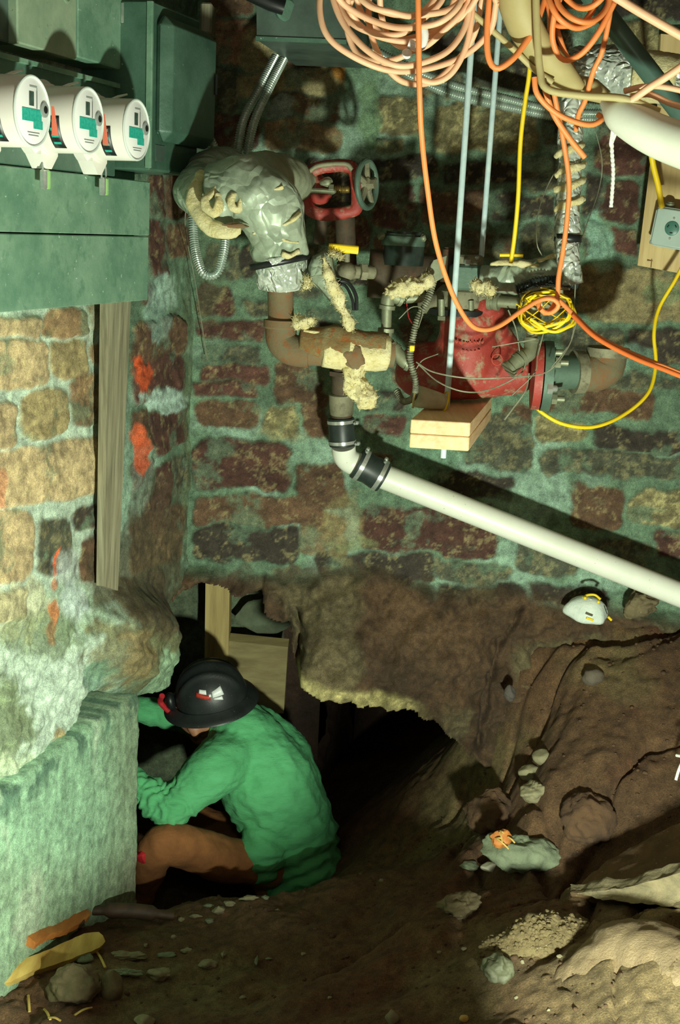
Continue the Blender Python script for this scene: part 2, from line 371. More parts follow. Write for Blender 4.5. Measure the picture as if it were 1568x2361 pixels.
def bottom_px(px):
    """lower edge of the back wall, in picture rows: the mouth of the dug hole"""
    k = [(-200,1330),(385,1330),(400,1385),(425,1352),(470,1338),(505,1342),(540,1362),(590,1368),(606,1372),(612,1420),(640,1438),(668,1442),(682,1512),(690,1532),(760,1556),(830,1574),(905,1586),(930,1588),(990,1620),(1040,1668),(1100,1735),(1180,1800),(1300,1850),(2000,1950)]
    return np.interp(px, [a for a, _ in k], [b for _, b in k])
def build_back():
    st = .005; x = np.arange(-.62, 1.35, st); z = np.arange(.02, 2.30, st); X, Z = np.meshgrid(x, z); n, m = X.shape
    X = X.ravel(); Z = Z.ravel(); wp = np.stack([X, np.full_like(X, 3.6), Z], 1); px, py = proj(wp)
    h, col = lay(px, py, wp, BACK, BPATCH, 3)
    h += .006*fbm(wp, 10, 4, 41)+.002*fbm(wp, 45, 3, 42)
    # rubble and packed earth under the masonry, standing proud of it
    line = np.interp(px, [380, 600, 700, 860, 960, 1100, 1250, 1400, 1700], [1310, 1330, 1335, 1322, 1345, 1352, 1372, 1400, 1440])+14*fbm(wp, 10, 3, 8)
    e = sstep(-14, 22, py-line); lump = fbm(wp, 4.5, 5, 60)+.5*fbm(wp, 14, 4, 61)
    slab = sstep(690, 700, px)*sstep(1180, 1000, px)*sstep(1340, 1540, py)
    h = h*(1-e)+e*(.055+.05*lump*.6+.11*slab+.018*fbm(wp, 30, 4, 62))
    ec = SOIL*(.80+.35*fbm(wp, 6, 5, 63)[:, None]); ec2 = np.array(S(104, 98, 70)[:3]); w_ = (sstep(.1, .6, fbm(wp, 5, 4, 64))*.6)[:, None]; ec = ec*(1-w_)+ec2*w_
    lit = (sstep(18, 4, np.abs(bottom_px(px)-14-py))*sstep(700, 930, 2*px-0*px)*0)[:, None]
    col = col*(1-e[:, None])+ec*e[:, None]
    pe = (sstep(34, 20, bottom_px(px)-py+8*fbm(wp, 14, 3, 66))*sstep(684, 692, px)*sstep(1010, 900, px))[:, None]*.9; col = col*(1-pe)+np.array(S(168, 158, 108)[:3])*(1+.4*fbm(wp, 50, 3, 67))[:, None]*pe; h += pe[:, 0]*(.02+.01*fbm(wp, 35, 3, 68))  # slab's yellowish pale edge, its lit look painted into the colour
    # upright splits in the rubble
    for (pts, wdt, dep) in (([(664, 1440), (676, 1400), (700, 1440), (690, 1500)], 7, .05), ([(608, 1325), (600, 1370)], 5, .03), ([(1200, 1400), (1150, 1480), (1110, 1600), (1098, 1700)], 7, .05)):
        d = np.full(len(px), 1e3)
        for (a, b) in zip(pts[:-1], pts[1:]):
            a = np.array(a, float); b = np.array(b, float); ab = b-a; t = np.clip(((px-a[0])*ab[0]+(py-a[1])*ab[1])/(ab @ ab), 0, 1)
            d = np.minimum(d, np.hypot(px-a[0]-t*ab[0], py-a[1]-t*ab[1]))
        h -= dep*np.exp(-((d+6*fbm(wp, 30, 2, 71))/wdt)**2)
    v = wp.copy(); v[:, 1] -= h
    keep = py < bottom_px(px)+7*fbm(wp, 18, 4, 90)
    idx = np.arange(n*m).reshape(n, m); q = np.stack([idx[:-1, :-1], idx[:-1, 1:], idx[1:, 1:], idx[1:, :-1]], -1).reshape(-1, 4)
    q = q[keep[q].all(1)]; used = np.unique(q); mp = np.full(n*m, -1); mp[used] = np.arange(len(used)); q = mp[q]; v = v[used]; col = col[used]
    vb, bf, ids = solid(v, q, np.array([0, .32, .06])); v2 = np.vstack([v, vb+.03*fbm(vb, 9, 3, 5)[:, None]]); col2 = np.vstack([col, col[ids]*.9])
    obj('wall_back', (v2, np.vstack([q, bf])), STONE, kind='structure', smooth=180, col=col2)
build_back()

LEFT = [
 (-60,735,92,778,'t',-.02),(98,712,190,776,'n',-.02),(197,700,246,760,'o',-.03),(-40,785,116,897,'t',-.02),(124,783,197,872,'o',-.05),(206,795,246,836,'n',-.05),(160,862,246,982,'n',-.05),(46,903,154,1012,'o',-.2),(-50,930,36,1040,'t',-.1),
 (-60,1030,240,1160,'t',-.18),(-60,1180,74,1345,'t',-.1),(82,1192,160,1325,'g',-.1),(170,1165,240,1225,'d',-.2),(185,1240,240,1340,'b',-.2),(-60,1370,60,1440,'o',-.25),
 (345,400,378,500,'r',0),(382,400,432,505,'b',0),(345,510,378,640,'r',0),(384,515,430,600,'b',-.05),(318,655,352,700,'r',0),(305,735,425,835,'b',-.15),(303,830,425,925,'r',-.22),(303,950,345,1030,'b',-.2),(345,935,432,1035,'r',-.35),
 (300,1060,345,1150,'r',-.4),(340,1070,392,1185,'r',-.45),(395,1050,436,1140,'g',-.3),(302,1180,430,1260,'b',-.35),(300,1240,420,1310,'n',-.3),(250,1330,380,1450,'d',-.3),
 (345,330,430,395,'r'),(480,300,520,400,'b')]
LPATCH = [(345,640,420,720,(170,200,185),.75),(330,640,390,790,(165,200,190),.5),(310,895,435,950,(185,215,205),.9),(300,1000,345,1200,(170,200,185),.3),(190,690,250,800,(205,215,195),.5),(60,1330,240,1500,(110,150,112),.4),(-40,1340,140,1480,(200,200,165),.6),
 (70,1480,200,1760,(188,212,200),.95),(110,1270,190,1360,(190,205,205),.6),(130,1340,200,1440,(190,212,210),.9),(-60,1560,80,1760,(96,112,66),.75),(0,1400,190,1520,(104,122,80),.6),(-60,1740,140,1860,(185,205,175),.75),(120,1680,170,1730,(176,150,92),.8),
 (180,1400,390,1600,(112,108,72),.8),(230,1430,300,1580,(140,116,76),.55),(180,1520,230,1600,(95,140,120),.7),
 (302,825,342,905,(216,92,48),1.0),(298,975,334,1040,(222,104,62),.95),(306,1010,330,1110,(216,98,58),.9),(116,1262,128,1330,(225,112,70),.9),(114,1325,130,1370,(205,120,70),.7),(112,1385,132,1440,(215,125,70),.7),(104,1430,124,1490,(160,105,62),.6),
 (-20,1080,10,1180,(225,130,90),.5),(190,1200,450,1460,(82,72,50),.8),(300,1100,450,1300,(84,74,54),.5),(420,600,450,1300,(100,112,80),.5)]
LMORT = .0
def build_left():
    st = .005; s = np.arange(-1.35, .02, st); z = np.arange(.10, 2.30, st); Sg, Z = np.meshgrid(s, z); n, m = Sg.shape; Sg = Sg.ravel(); Z = Z.ravel()
    wp = A0[None]+WD[None]*Sg[:, None]+UP[None]*Z[:, None]; px, py = proj(wp)
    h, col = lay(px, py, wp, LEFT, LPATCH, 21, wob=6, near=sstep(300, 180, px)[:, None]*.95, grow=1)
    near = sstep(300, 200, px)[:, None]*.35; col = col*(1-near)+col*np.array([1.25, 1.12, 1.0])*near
    h += .007*fbm(wp, 9, 4, 43)+.002*fbm(wp, 45, 3, 44)
    low = sstep(1330, 1480, py); h += low*(.014*fbm(wp, 8, 5, 45)+.008*fbm(wp, 30, 3, 46))
    # the rounded end of the footing that hangs over the hole
    d = np.sqrt(((px-300)/120)**2+((py-1478)/150)**2); h += .085*sstep(1.0, .35, d)+.008*sstep(1.1, .2, d)*fbm(wp, 10, 4, 49)
    pr = (sstep(1.15, .75, np.sqrt(((px-352)/52)**2+((py-1548)/66)**2)+.25*fbm(wp, 22, 4, 48)))[:, None]*.9; col = col*(1-pr)+np.array(S(146, 178, 146)[:3])*pr
    v = wp+WN[None]*h[:, None]
    bot = np.interp(px, [-600, 0, 120, 185, 200, 215, 260, 330, 365, 385, 398, 404], [2160, 1812, 1722, 1668, 1600, 1592, 1600, 1602, 1585, 1550, 1500, 1440])
    right = np.interp(py, [1300, 1345, 1400, 1440, 1470, 1500, 1540, 1580], [600, 425, 386, 388, 397, 399, 396, 380])
    keep = (py < bot+4*fbm(wp, 20, 3, 91)) & (px < right+3*fbm(wp, 25, 3, 92))
    idx = np.arange(n*m).reshape(n, m); q = np.stack([idx[:-1, :-1], idx[:-1, 1:], idx[1:, 1:], idx[1:, :-1]], -1).reshape(-1, 4)
    q = q[keep[q].all(1)]; used = np.unique(q); mp = np.full(n*m, -1); mp[used] = np.arange(len(used)); q = mp[q]; v = v[used]; col = col[used]
    vb, bf, ids = solid(v, q, -WN*.30); v2 = np.vstack([v, vb+.02*fbm(vb, 9, 3, 5)[:, None]]); col2 = np.vstack([col, col[ids]*.9])
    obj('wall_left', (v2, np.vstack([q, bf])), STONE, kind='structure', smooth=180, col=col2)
build_left()
# concrete footing block under the left wall
def build_block():
    st = .006; s1, _ = SZ(321, 1800, .03); ztop = SZ(318, 1598, .03)[1]; s0 = -1.5; o = .03
    s = np.arange(s0, s1, st); z = np.arange(-.5, ztop, st); Sg, Z = np.meshgrid(s, z); n, m = Sg.shape; Sg = Sg.ravel(); Z = Z.ravel()
    wp = A0[None]+WD[None]*Sg[:, None]+UP[None]*Z[:, None]+WN[None]*o; px, py = proj(wp)
    h = .0018*fbm(wp*np.array([1, 1, .22]), 60, 4, 51)+.003*fbm(wp, 9, 3, 52)-.012*sstep(.02, .0, ztop-Z)
    edge = sstep(.012, 0, s1-Sg); h -= edge*(.004+.01*np.abs(fbm(wp, 50, 3, 53)))
    col = np.array(S(150, 190, 158)[:3])*(1+.22*fbm(wp*np.array([1, 1, .3]), 40, 4, 54))[:, None]
    w_ = sstep(.2, .6, fbm(wp*np.array([1, 1, .5]), 9, 4, 55))[:, None]*.55; col = col*(1-w_)+np.array(S(196, 214, 190)[:3])*w_
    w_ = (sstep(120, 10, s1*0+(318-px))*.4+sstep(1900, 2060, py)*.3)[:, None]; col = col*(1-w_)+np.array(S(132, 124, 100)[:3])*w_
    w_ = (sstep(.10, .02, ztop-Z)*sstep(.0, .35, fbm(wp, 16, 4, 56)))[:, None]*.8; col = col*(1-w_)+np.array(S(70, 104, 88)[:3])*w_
    v = wp+WN[None]*h[:, None]; v = v + WD[None]*(edge*.012*fbm(np.stack([Z*0, Z*0, Z], 1), 45, 4, 57))[:, None]
    idx = np.arange(n*m).reshape(n, m); q = np.stack([idx[:-1, :-1], idx[:-1, 1:], idx[1:, 1:], idx[1:, :-1]], -1).reshape(-1, 4)
    vb, bf, ids = solid(v, q, -WN*.42); v2 = np.vstack([v, vb]); col2 = np.vstack([col, np.tile(np.array(S(84, 116, 98)[:3]), (len(vb), 1))])
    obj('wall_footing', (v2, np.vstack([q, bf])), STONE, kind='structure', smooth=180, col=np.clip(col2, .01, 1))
build_block()

# ================================================================== soil
CT = [(0,2361,2.5),(300,2361,2.5),(600,2361,2.45),(900,2361,2.4),(1200,2361,2.3),(1568,2361,2.15),(1568,2200,2.3),(0,2190,2.74),(318,2072,3.2),(400,2200,2.85),(200,2210,2.82),(350,2098,3.1),(500,2085,3.15),(640,2072,3.2),(760,2052,3.2),(900,2020,3.2),(1060,1985,3.2),
 (800,2250,2.75),(1000,2120,2.8),(940,2200,2.7),(600,2200,2.85),(620,2310,2.62),(1200,2150,2.6),(1400,2090,2.6),(1520,2060,2.65),(1350,2010,3.0),(1160,2040,3.0),(1568,1900,2.95),(1568,1700,3.2),(1568,1500,3.45),(1568,1405,3.6),(1400,1435,3.6),(1300,1450,3.6),(1200,1500,3.58),(1400,1600,3.35),(1300,1700,3.3),(1200,1760,3.4),(1150,1660,3.55),
 (1250,1850,3.1),(1100,1850,3.5),(1000,1900,3.5),(900,1960,3.5),(1150,1950,3.15),(1400,1800,3.1),(800,2005,3.55),(900,1800,3.9),(1010,1720,3.9),(760,1920,3.9)]
CW = [(-.35,3.75,-.56),(-.1,3.72,-.56),(-.3,4.1,-.55),(-.62,3.65,-.55),(-.6,4.2,-.5),(.05,4.2,-.48),(.3,4.4,-.3),(.2,4.8,-.45),(-.3,4.8,-.5),(.7,4.6,-.1),(1.2,4.4,.5),(.75,3.9,.35),(1.2,3.8,.55),(-.45,3.4,-.42),(-.15,3.42,-.40),
 (-1.2,2.0,-.08),(0,1.8,-.14),(.8,1.7,.06),(1.6,2.0,.2),(1.6,3.4,.55),(-1.6,2.8,-.1),(0,1,-.1),(1,1,.05),(-1,1,-.1),(0,-1,-.1),(2,-1,0),(-2,-1,0),(-1.5,4.5,-.4),(2,4.5,.6)]
_c = np.array([P(*c) for c in CT]+[np.array(c, float) for c in CW]); _K = np.linalg.norm(_c[:, None, :2]-_c[None, :, :2], axis=2)
_A = np.zeros((len(_c)+3,)*2); _A[:len(_c), :len(_c)] = _K+np.eye(len(_c))*-.004; _A[:len(_c), -3] = 1; _A[:len(_c), -2:] = _c[:, :2]; _A[-3, :len(_c)] = 1; _A[-2:, :len(_c)] = _c[:, :2].T
_w = np.linalg.solve(_A, np.r_[_c[:, 2], 0, 0, 0])
def H(x, y, detail=True):
    x = np.atleast_1d(np.asarray(x, float)); y = np.atleast_1d(np.asarray(y, float)); z = _w[-3]+_w[-2]*x+_w[-1]*y
    for i in range(len(_c)): z = z + _w[i]*np.hypot(x-_c[i, 0], y-_c[i, 1])
    z = z + (.385+.06*sstep(.32, .36, x))*np.exp(-((y-1.68)/.14)**2)*sstep(.43, .395, x)*sstep(-.03, .07, x)  # unseen soil heap out of frame, added and shaped to shade the pit
    gx, gy, hx_, hy_ = -.13, 2.60, .24, 2.82; gl = math.hypot(hx_-gx, hy_-gy); ga = ((x-gx)*(hx_-gx)+(y-gy)*(hy_-gy))/gl; gd = -((x-gx)*(hy_-gy)-(y-gy)*(hx_-gx))/gl; wgt = sstep(-.08, .05, ga)*sstep(gl+.05, gl-.06, ga)
    gd = gd+.012*vnoise(np.stack([x*14, y*14, 0*x], -1), 3); z = z + wgt*(.042*sstep(.03, -.03, gd)*sstep(-.22, -.08, gd)-.03*np.exp(-((gd-.02)/.025)**2))
    if detail:
        p = np.stack([x, y, np.zeros_like(x)], 1); z = z + .022*fbm(p, 3.5, 3, 101)+.012*fbm(p, 11, 4, 102)+.0035*fbm(p, 55, 3, 103)
        # gouges left by the shovel, running up the bank
        a = math.radians(52); q = np.stack([(x*math.cos(a)+y*math.sin(a))*1.1, (-x*math.sin(a)+y*math.cos(a))*9, 0*x], 1)
        q[:, 1] += 1.3*fbm(p, 3, 3, 105)
        bank = sstep(.25, .55, x+.25*(y-3))*sstep(3.75, 3.55, y)*sstep(2.0, 2.3, y); gr = vnoise(q, 9)
        gr = -np.exp(-((gr-.25)/.10)**2); z = z + bank*.042*gr+bank*.010*vnoise(q*np.array([1, 3, 1]), 10); g2 = vnoise(q*np.array([1.3, .8, 1])+7.7, 12); z = z - bank*.035*np.exp(-((g2+.15)/.08)**2)
    return z
def hit(px, py, y0=1.9, y1=4.9):
    d = ray(px, py); Y = np.arange(y0, y1, .004); p = CAM[None]+d[None]*(Y/d[1])[:, None]; b = p[:, 2] < H(p[:, 0], p[:, 1])
    i = int(np.argmax(b)) if b.any() else len(Y)-1; return p[i]
SOILM = mat('soil', None, attr=True, scale=30, rough=.95, bump=.004, bscale=240, speck=(S(150, 132, 96), 300, .72))
def build_soil():
    x = np.arange(-1.3, 1.5, .0065); y = np.concatenate([np.arange(1.2, 2.1, .02), np.arange(2.1, 3.85, .0065), np.arange(3.85, 5.0, .015)]); X, Y = np.meshgrid(x, y); n, m = X.shape; X = X.ravel(); Y = Y.ravel(); Z = H(X, Y)
    v = np.stack([X, Y, Z], 1); col = np.repeat(np.array(S(100, 74, 50)[:3])[None], len(v), 0)*(1+.25*fbm(v, 4, 5, 120))[:, None]
    w_ = sstep(.15, .6, fbm(v, 2.6, 4, 121))[:, None]*.5; col = col*(1-w_)+np.array(S(128, 118, 78)[:3])*w_
    w_ = (sstep(.30, .62, X)*sstep(2.85, 2.45, Y))[:, None]*.55; col = col*(1-w_)+np.array(S(150, 134, 96)[:3])*w_
    w_ = sstep(.2, .7, fbm(v, 3.4, 4, 125))[:, None]*.5; col = col*(1-w_)+np.array(S(100, 58, 38)[:3])*w_
    idx = np.arange(n*m).reshape(n, m); q = np.stack([idx[:-1, :-1], idx[:-1, 1:], idx[1:, 1:], idx[1:, :-1]], -1).reshape(-1, 4)
    obj('floor', (v, q), SOILM, kind='structure', smooth=180, col=np.clip(col, .01, 1), loc=(0, 0, 0))
build_soil()
# ================================================================== the dug-out chamber behind and under the wall
def build_cavity():
    cols = []; vs = []; fs = []
    def sheet(p00, p10, p11, p01, n, m, amp, seed, grey):
        a = np.linspace(0, 1, n)[:, None, None]; b = np.linspace(0, 1, m)[None, :, None]
        p = (1-a)*(1-b)*p00+a*(1-b)*p10+a*b*p11+(1-a)*b*p01; p = p.reshape(-1, 3); N_ = nrm(np.cross(np.array(p10)-p00, np.array(p01)-p00))
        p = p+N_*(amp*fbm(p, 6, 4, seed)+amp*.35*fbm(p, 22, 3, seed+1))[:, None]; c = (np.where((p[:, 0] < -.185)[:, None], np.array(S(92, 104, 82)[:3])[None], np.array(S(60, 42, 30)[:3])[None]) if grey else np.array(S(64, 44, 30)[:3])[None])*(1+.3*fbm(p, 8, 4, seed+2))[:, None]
        o = sum(len(x) for x in vs); vs.append(p); cols.append(c); idx = np.arange(n*m).reshape(n, m)+o
        fs.append(np.stack([idx[:-1, :-1], idx[:-1, 1:], idx[1:, 1:], idx[1:, :-1]], -1).reshape(-1, 4))
    A = lambda *a: np.array(a, float)
    sheet(A(-1.0, 4.36, -.7), A(-.04, 4.36, -.7), A(-.04, 4.36, .9), A(-1.0, 4.36, .9), 90, 120, .012, 1, True)
    sheet(A(-.10, 3.95, -.7), A(-.04, 4.95, -.7), A(-.04, 4.95, .9), A(-.10, 3.95, .9), 60, 90, .0, 3, False) if False else None
    sheet(A(-.04, 4.36, -.7), A(.10, 4.9, -.7), A(.10, 4.9, .9), A(-.04, 4.36, .9), 40, 90, .03, 3, False)
    sheet(A(.10, 4.9, -.7), A(1.3, 4.7, -.7), A(1.3, 4.7, .9), A(.10, 4.9, .9), 60, 90, .04, 5, False)
    sheet(A(-1.0, 3.3, -.7), A(-1.0, 4.36, -.7), A(-1.0, 4.36, .9), A(-1.0, 3.3, .9), 60, 90, .03, 7, False)
    sheet(A(-1.0, 3.7, .72), A(1.3, 3.7, .62), A(1.3, 4.95, .62), A(-1.0, 4.95, .72), 120, 70, .03, 9, False)
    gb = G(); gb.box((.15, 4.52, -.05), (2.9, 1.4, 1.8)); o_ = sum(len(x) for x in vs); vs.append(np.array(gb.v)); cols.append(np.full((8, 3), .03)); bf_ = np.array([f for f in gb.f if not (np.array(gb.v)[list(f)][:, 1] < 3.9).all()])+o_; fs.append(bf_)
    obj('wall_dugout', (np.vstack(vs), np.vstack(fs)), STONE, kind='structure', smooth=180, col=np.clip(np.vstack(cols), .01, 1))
build_cavity()
g = G(); g.box((.2, 2.0, 2.36), (3.6, 3.6, .04)); 
for i in range(5): g.box((-1.1+i*.55, 2.0, 2.28), (.045, 3.6, .14))
CEILM = wood('ceiling_wood', S(96, 78, 56), S(48, 40, 30), (30, 2, 30)); obj('ceiling', g, CEILM, kind='structure')
# ================================================================== materials of the things
M_PANEL = mat('panel_paint', S(138, 172, 146), S(94, 136, 112), 7, .45, .1, .0008, 120, c3=S(98, 138, 114), rough2=.65, speck=(S(186, 208, 188), 60, .66))
M_PANEL2 = mat('panel_paint_dark', S(88, 122, 104), S(62, 94, 78), 8, .38, .15, .0008, 120, speck=(S(150, 185, 162), 60, .68))
M_BOXG = mat('box_paint', S(84, 104, 94), S(64, 80, 72), 12, .45, .1)
M_ZINC = mat('zinc_plate', S(160, 180, 150), S(136, 160, 134), 20, .5, .1, speck=(S(90, 100, 84), 70, .66))
M_WHITE = mat('meter_plastic', S(244, 242, 234), S(236, 232, 220), 8, .35)
M_FACE = mat('meter_face', S(248, 250, 248), None, rough=.25)
M_TEAL = mat('teal_label', S(20, 160, 140), S(60, 190, 170), 160, .5)
M_BLACK = mat('black_plastic', S(26, 30, 30), None, rough=.4)
M_LCD = mat('lcd', S(70, 92, 84), S(50, 66, 60), 60, .3)
M_GREYP = mat('grey_print', S(150, 158, 154), None, rough=.5)
M_TAG = mat('orange_tag', S(238, 120, 90), None, rough=.5)
M_GLASS = mat('clear_glass', (1, 1, 1, 1), None, rough=.03, transmission=1.0)
M_GLASSRIM = mat('rim_plastic', S(222, 232, 226), None, rough=.15)
M_LOCK = mat('padlock_green', S(150, 220, 120), S(190, 230, 160), 40, .3, .2)
M_CHROME = mat('chrome', S(215, 222, 215), S(170, 178, 170), 30, .22, .6)
M_STEEL = mat('flexible_steel', S(214, 228, 216), S(170, 188, 176), 30, .22, .5)
M_ROD = mat('threaded_steel', S(212, 234, 234), S(190, 216, 220), 40, .30, .0, .0003, 400)
M_GREYW = wood('weathered_wood', S(158, 154, 126), S(104, 100, 78), (70, 70, 4))
def lbox(g, s0, s1, z0, z1, o0, o1, b=.003):
    return g.cbox(W((s0+s1)/2, (z0+z1)/2, (o0+o1)/2), (abs(s1-s0), abs(z1-z0), abs(o1-o0)), (WD, UP, WN), b)
def pxbox(px0, py0, px1, py1, o):
    """s and z limits of an upright rectangle on the plane o out from the wall"""
    s0 = SZ(px0, (py0+py1)/2, o)[0]; s1 = SZ(px1, (py0+py1)/2, o)[0]; z1 = SZ((px0+px1)/2, py0, o)[1]; z0 = SZ((px0+px1)/2, py1, o)[1]; return s0, s1, z0, z1
# ---- meter bank
OP = .09
ztop = SZ(150, 166, OP)[1]; zmid = SZ(170, 398, OP)[1]; zm2 = SZ(170, 540, OP)[1]; zbot = SZ(170, 706, OP)[1]; sR = SZ(341, 550, OP)[0]; sTop = SZ(268, 200, OP)[0]; sL = SZ(-70, 500, OP)[0]
mb = thing('meter_panel', 'scratched grey-green sheet metal meter panel carrying the round electricity meters', 'electrical panel', W((sL+sR)/2, zbot, 0))
g = G(); lbox(g, sL, sTop, zmid, ztop, 0, OP, .004); obj('upper_housing', g, M_PANEL2, mb)
g = G(); lbox(g, sL, sR, zm2+.0015, zmid-.0015, 0, OP+.004, .002); obj('wiring_cover', g, M_PANEL, mb)
g = G(); lbox(g, sL, sR, zbot, zm2-.0015, 0, OP+.002, .002); obj('lower_cover', g, M_PANEL, mb)
g = G(); lbox(g, sTop+.001, sR-.012, zmid, SZ(320, 215, OP)[1], 0, OP-.03, .002); obj('end_plate', g, M_PANEL2, mb)
g = G(); lbox(g, sL, sTop, ztop-.006, ztop+.004, 0, OP+.010, .001); obj('rain_lip', g, M_PANEL, mb)
# ---- meters
def meter(px, py, label, name='electricity_meter'):
    o1 = OP+.125; p = PL(px, py, o1); c = p-WN*.125
    R_ = .079; m = thing(name, label, 'electricity meter', c, 'round glass electricity meters on the meter panel')
    g = G(); g.lathe(c, WN, [(0, R_+.016), (.030, R_+.016), (.034, R_+.010), (.05, R_+.006)], 48)
    poly = [c+WD*(a*.042)+UP*b for a, b in ((-1, -.055), (-1, -.085), (-.25, -.118), (.25, -.118), (1, -.085), (1, -.055))]; g.prism(poly, WN*.045); obj('socket_ring', g, M_WHITE, m)
    g = G(); g.lathe(c, WN, [(.04, R_), (.06, R_+.001), (.150, R_), (.1545, R_-.002)], 48); obj('body', g, M_WHITE, m)
    g = G(); g.lathe(c, WN, [(.1546, R_-.004), (.1552, R_-.005)], 48); fa = obj('dial_face', g, M_FACE, m)
    def plate(nm, a0, a1, b0, b1, mt, th=.0012):
        g = G(); g.cbox(c+WN*(.1560)+WD*(a0+a1)/2+UP*(b0+b1)/2, (a1-a0, b1-b0, th), (WD, UP, WN), .0004); obj(nm, g, mt, fa)
    plate('display', -.014, .006, .012, .043, M_LCD); plate('nameplate', -.045, .040, -.022, .006, M_TEAL); 
    g = G(); g.cbox(c+WN*.1562+WD*.024+UP*(-.028), (.040, .018, .0012), (WD, UP, WN), .0003); obj('nameplate_step', g, M_TEAL, fa)
    plate('print_lines', -.022, .030, -.047, -.045, M_GREYP); plate('print_lines', -.018, .026, -.053, -.051, M_GREYP); plate('print_lines', -.012, .02, .052, .056, M_GREYP)
    for b in (.008, .002): plate('barcode', .018, .021, b, b+.045, M_GREYP)
    g = G(); g.lathe(c+WN*.1556+WD*.05+UP*.008, WN, [(0, .017), (.004, .017), (.005, .012)], 24, sx=1, sy=1); obj('optical_port', g, M_GREYP, fa)
    g = G(); g.lathe(c+WN*.161+WD*.05+UP*.008, WN, [(0, .008), (.001, .008)], 16); obj('port_window', g, M_BLACK, fa)
    # dark printed label wrapped round the lower near side of the barrel
    u, v_, a_ = frame_of(WN); n = 14; vs = []
    for h in (.085, .118):
        for k in range(n+1):
            t = math.radians(178+k*62/n); vs.append(c+WN*h+(R_+.0012)*(math.cos(t)*WD+math.sin(t)*UP))
    g = G(); g.add(vs, [(k, k+1, n+2+k, n+1+k) for k in range(n)]); o = obj('side_label', g, M_BLACK, m); sm = o.modifiers.new('t', 'SOLIDIFY'); sm.thickness = .0008
    g = G()
    for t in (186, 200, 212, 226): tt = math.radians(t); e = math.cos(tt)*WD+math.sin(tt)*UP; g.box(c+WN*.101+(R_+.0022)*e, (.02, .007, .0008), (WN, np.cross(e, WN), e))
    obj('side_print', g, M_TEAL, o)
    g = G(); g.lathe(c, WN, [(.1555, R_-.006), (.162, R_-.010), (.166, R_-.03), (.1675, .001)], 40, caps=False)
    g = G(); g.tube([c+WN*.05+WD*.03+UP*.074, c+WN*.075+WD*.045+UP*.088, c+WN*.10+WD*.052+UP*.095], [.010, .009, .006], 10, sy=.4); obj('sealing_tab', g, M_WHITE, m)
    g = G(); g.torus(c+WN*.155, WN, R_-.003, .0035, 48, 8); obj('rim', g, M_GLASSRIM, m)
    m.scale = (.785, .785, .805)
    return m
meter(78, 257, 'round white electricity meter nearest the picture edge, above the first padlock')
meter(207, 278, 'middle white electricity meter of the three, with one meter on either side')
meter(318, 300, 'white electricity meter farthest along the panel, next to the tall green switch box')
def tag_strip(px, py0, py1, label):
    g = G(); a = PL(px, py0, OP+.098); b = PL(px+4, py1, OP+.098); g.prism([a-WD*.004, a+WD*.004, b+WD*.014, b-WD*.010], WN*.0012)
    obj('warning_tag', g, M_TAG, None, label, 'tag', 'orange tags between the meters')
tag_strip(121, 245, 312, 'narrow orange paper tag hanging between the first and middle meters')
tag_strip(238, 262, 334, 'narrow orange paper tag hanging between the middle and last meters')
def padlock(px, py, label):
    p = PL(px, py, OP+.03); t = thing('padlock', label, 'padlock', p-UP*.022, 'green padlocks under the meters')
    g = G(); g.cbox(p, (.024, .038, .014), (WD, UP, WN), .003); obj('body', g, M_CHROME, t)
    g = G(); g.cbox(p+WD*.003, (.013, .036, .0155), (WD, UP, WN), .002); obj('coloured_stripe', g, M_LOCK, t)
    g = G(); g.tube(catmull([p+WD*a+UP*b for a, b in ((-.0095, .015), (-.0095, .034), (-.006, .044), (0, .047), (.006, .044), (.0095, .034), (.0095, .015))], 6), .0021, 8); obj('shackle', g, M_CHROME, t)
padlock(104, 414, 'small padlock with pale green body under the first electricity meter')
padlock(239, 430, 'small bright green padlock hanging below the middle electricity meter')
# ---- tall switch box
OB = .175
s0, s1, z0, z1 = pxbox(347, 22, 458, 400, OB); s1b = SZ(474, 150, OB)[0]
sw = thing('switch_box', 'tall dark green steel switch box with a raised rounded lid, scratched', 'electrical box', W((s0+s1)/2, z0, 0))
g = G(); lbox(g, s0, s1, z0, z1, 0, OB, .004); obj('enclosure', g, M_PANEL2, sw)
g = G(); zb = SZ(410, 335, OB)[1]; za = SZ(420, 45, OB+.03)[1]
g.cbox(W((s0+.018+s1b)/2, (za+zb)/2, OB+.012), (s1b-s0-.018, za-zb, .05), (WD, UP, WN), .022); o = obj('lid', g, M_PANEL2, sw, smooth=60)
b = o.modifiers.new('b', 'BEVEL'); b.width = .008; b.segments = 3
g = G(); lbox(g, s1b-.030, s1b-.016, SZ(450, 215, OB)[1], SZ(450, 165, OB)[1], OB+.036, OB+.040, .001); obj('latch_slot', g, M_BLACK, sw)
g = G(); lbox(g, s0+.028, s0+.075, z0+.022, z0+.058, OB, OB+.0015, .0005); obj('rating_plate', g, M_BOXG, sw)
g = G(); lbox(g, s0-.004, s0+.004, z0+.005, z1-.002, OB-.01, OB+.004, .001); obj('corner_seam', g, M_PANEL, sw)
g = G(); lbox(g, s1-.012, s1-.002, z0-.02, z0, OB-.03, OB-.01, .001); obj('conduit_nipple', g, M_CHROME, sw)
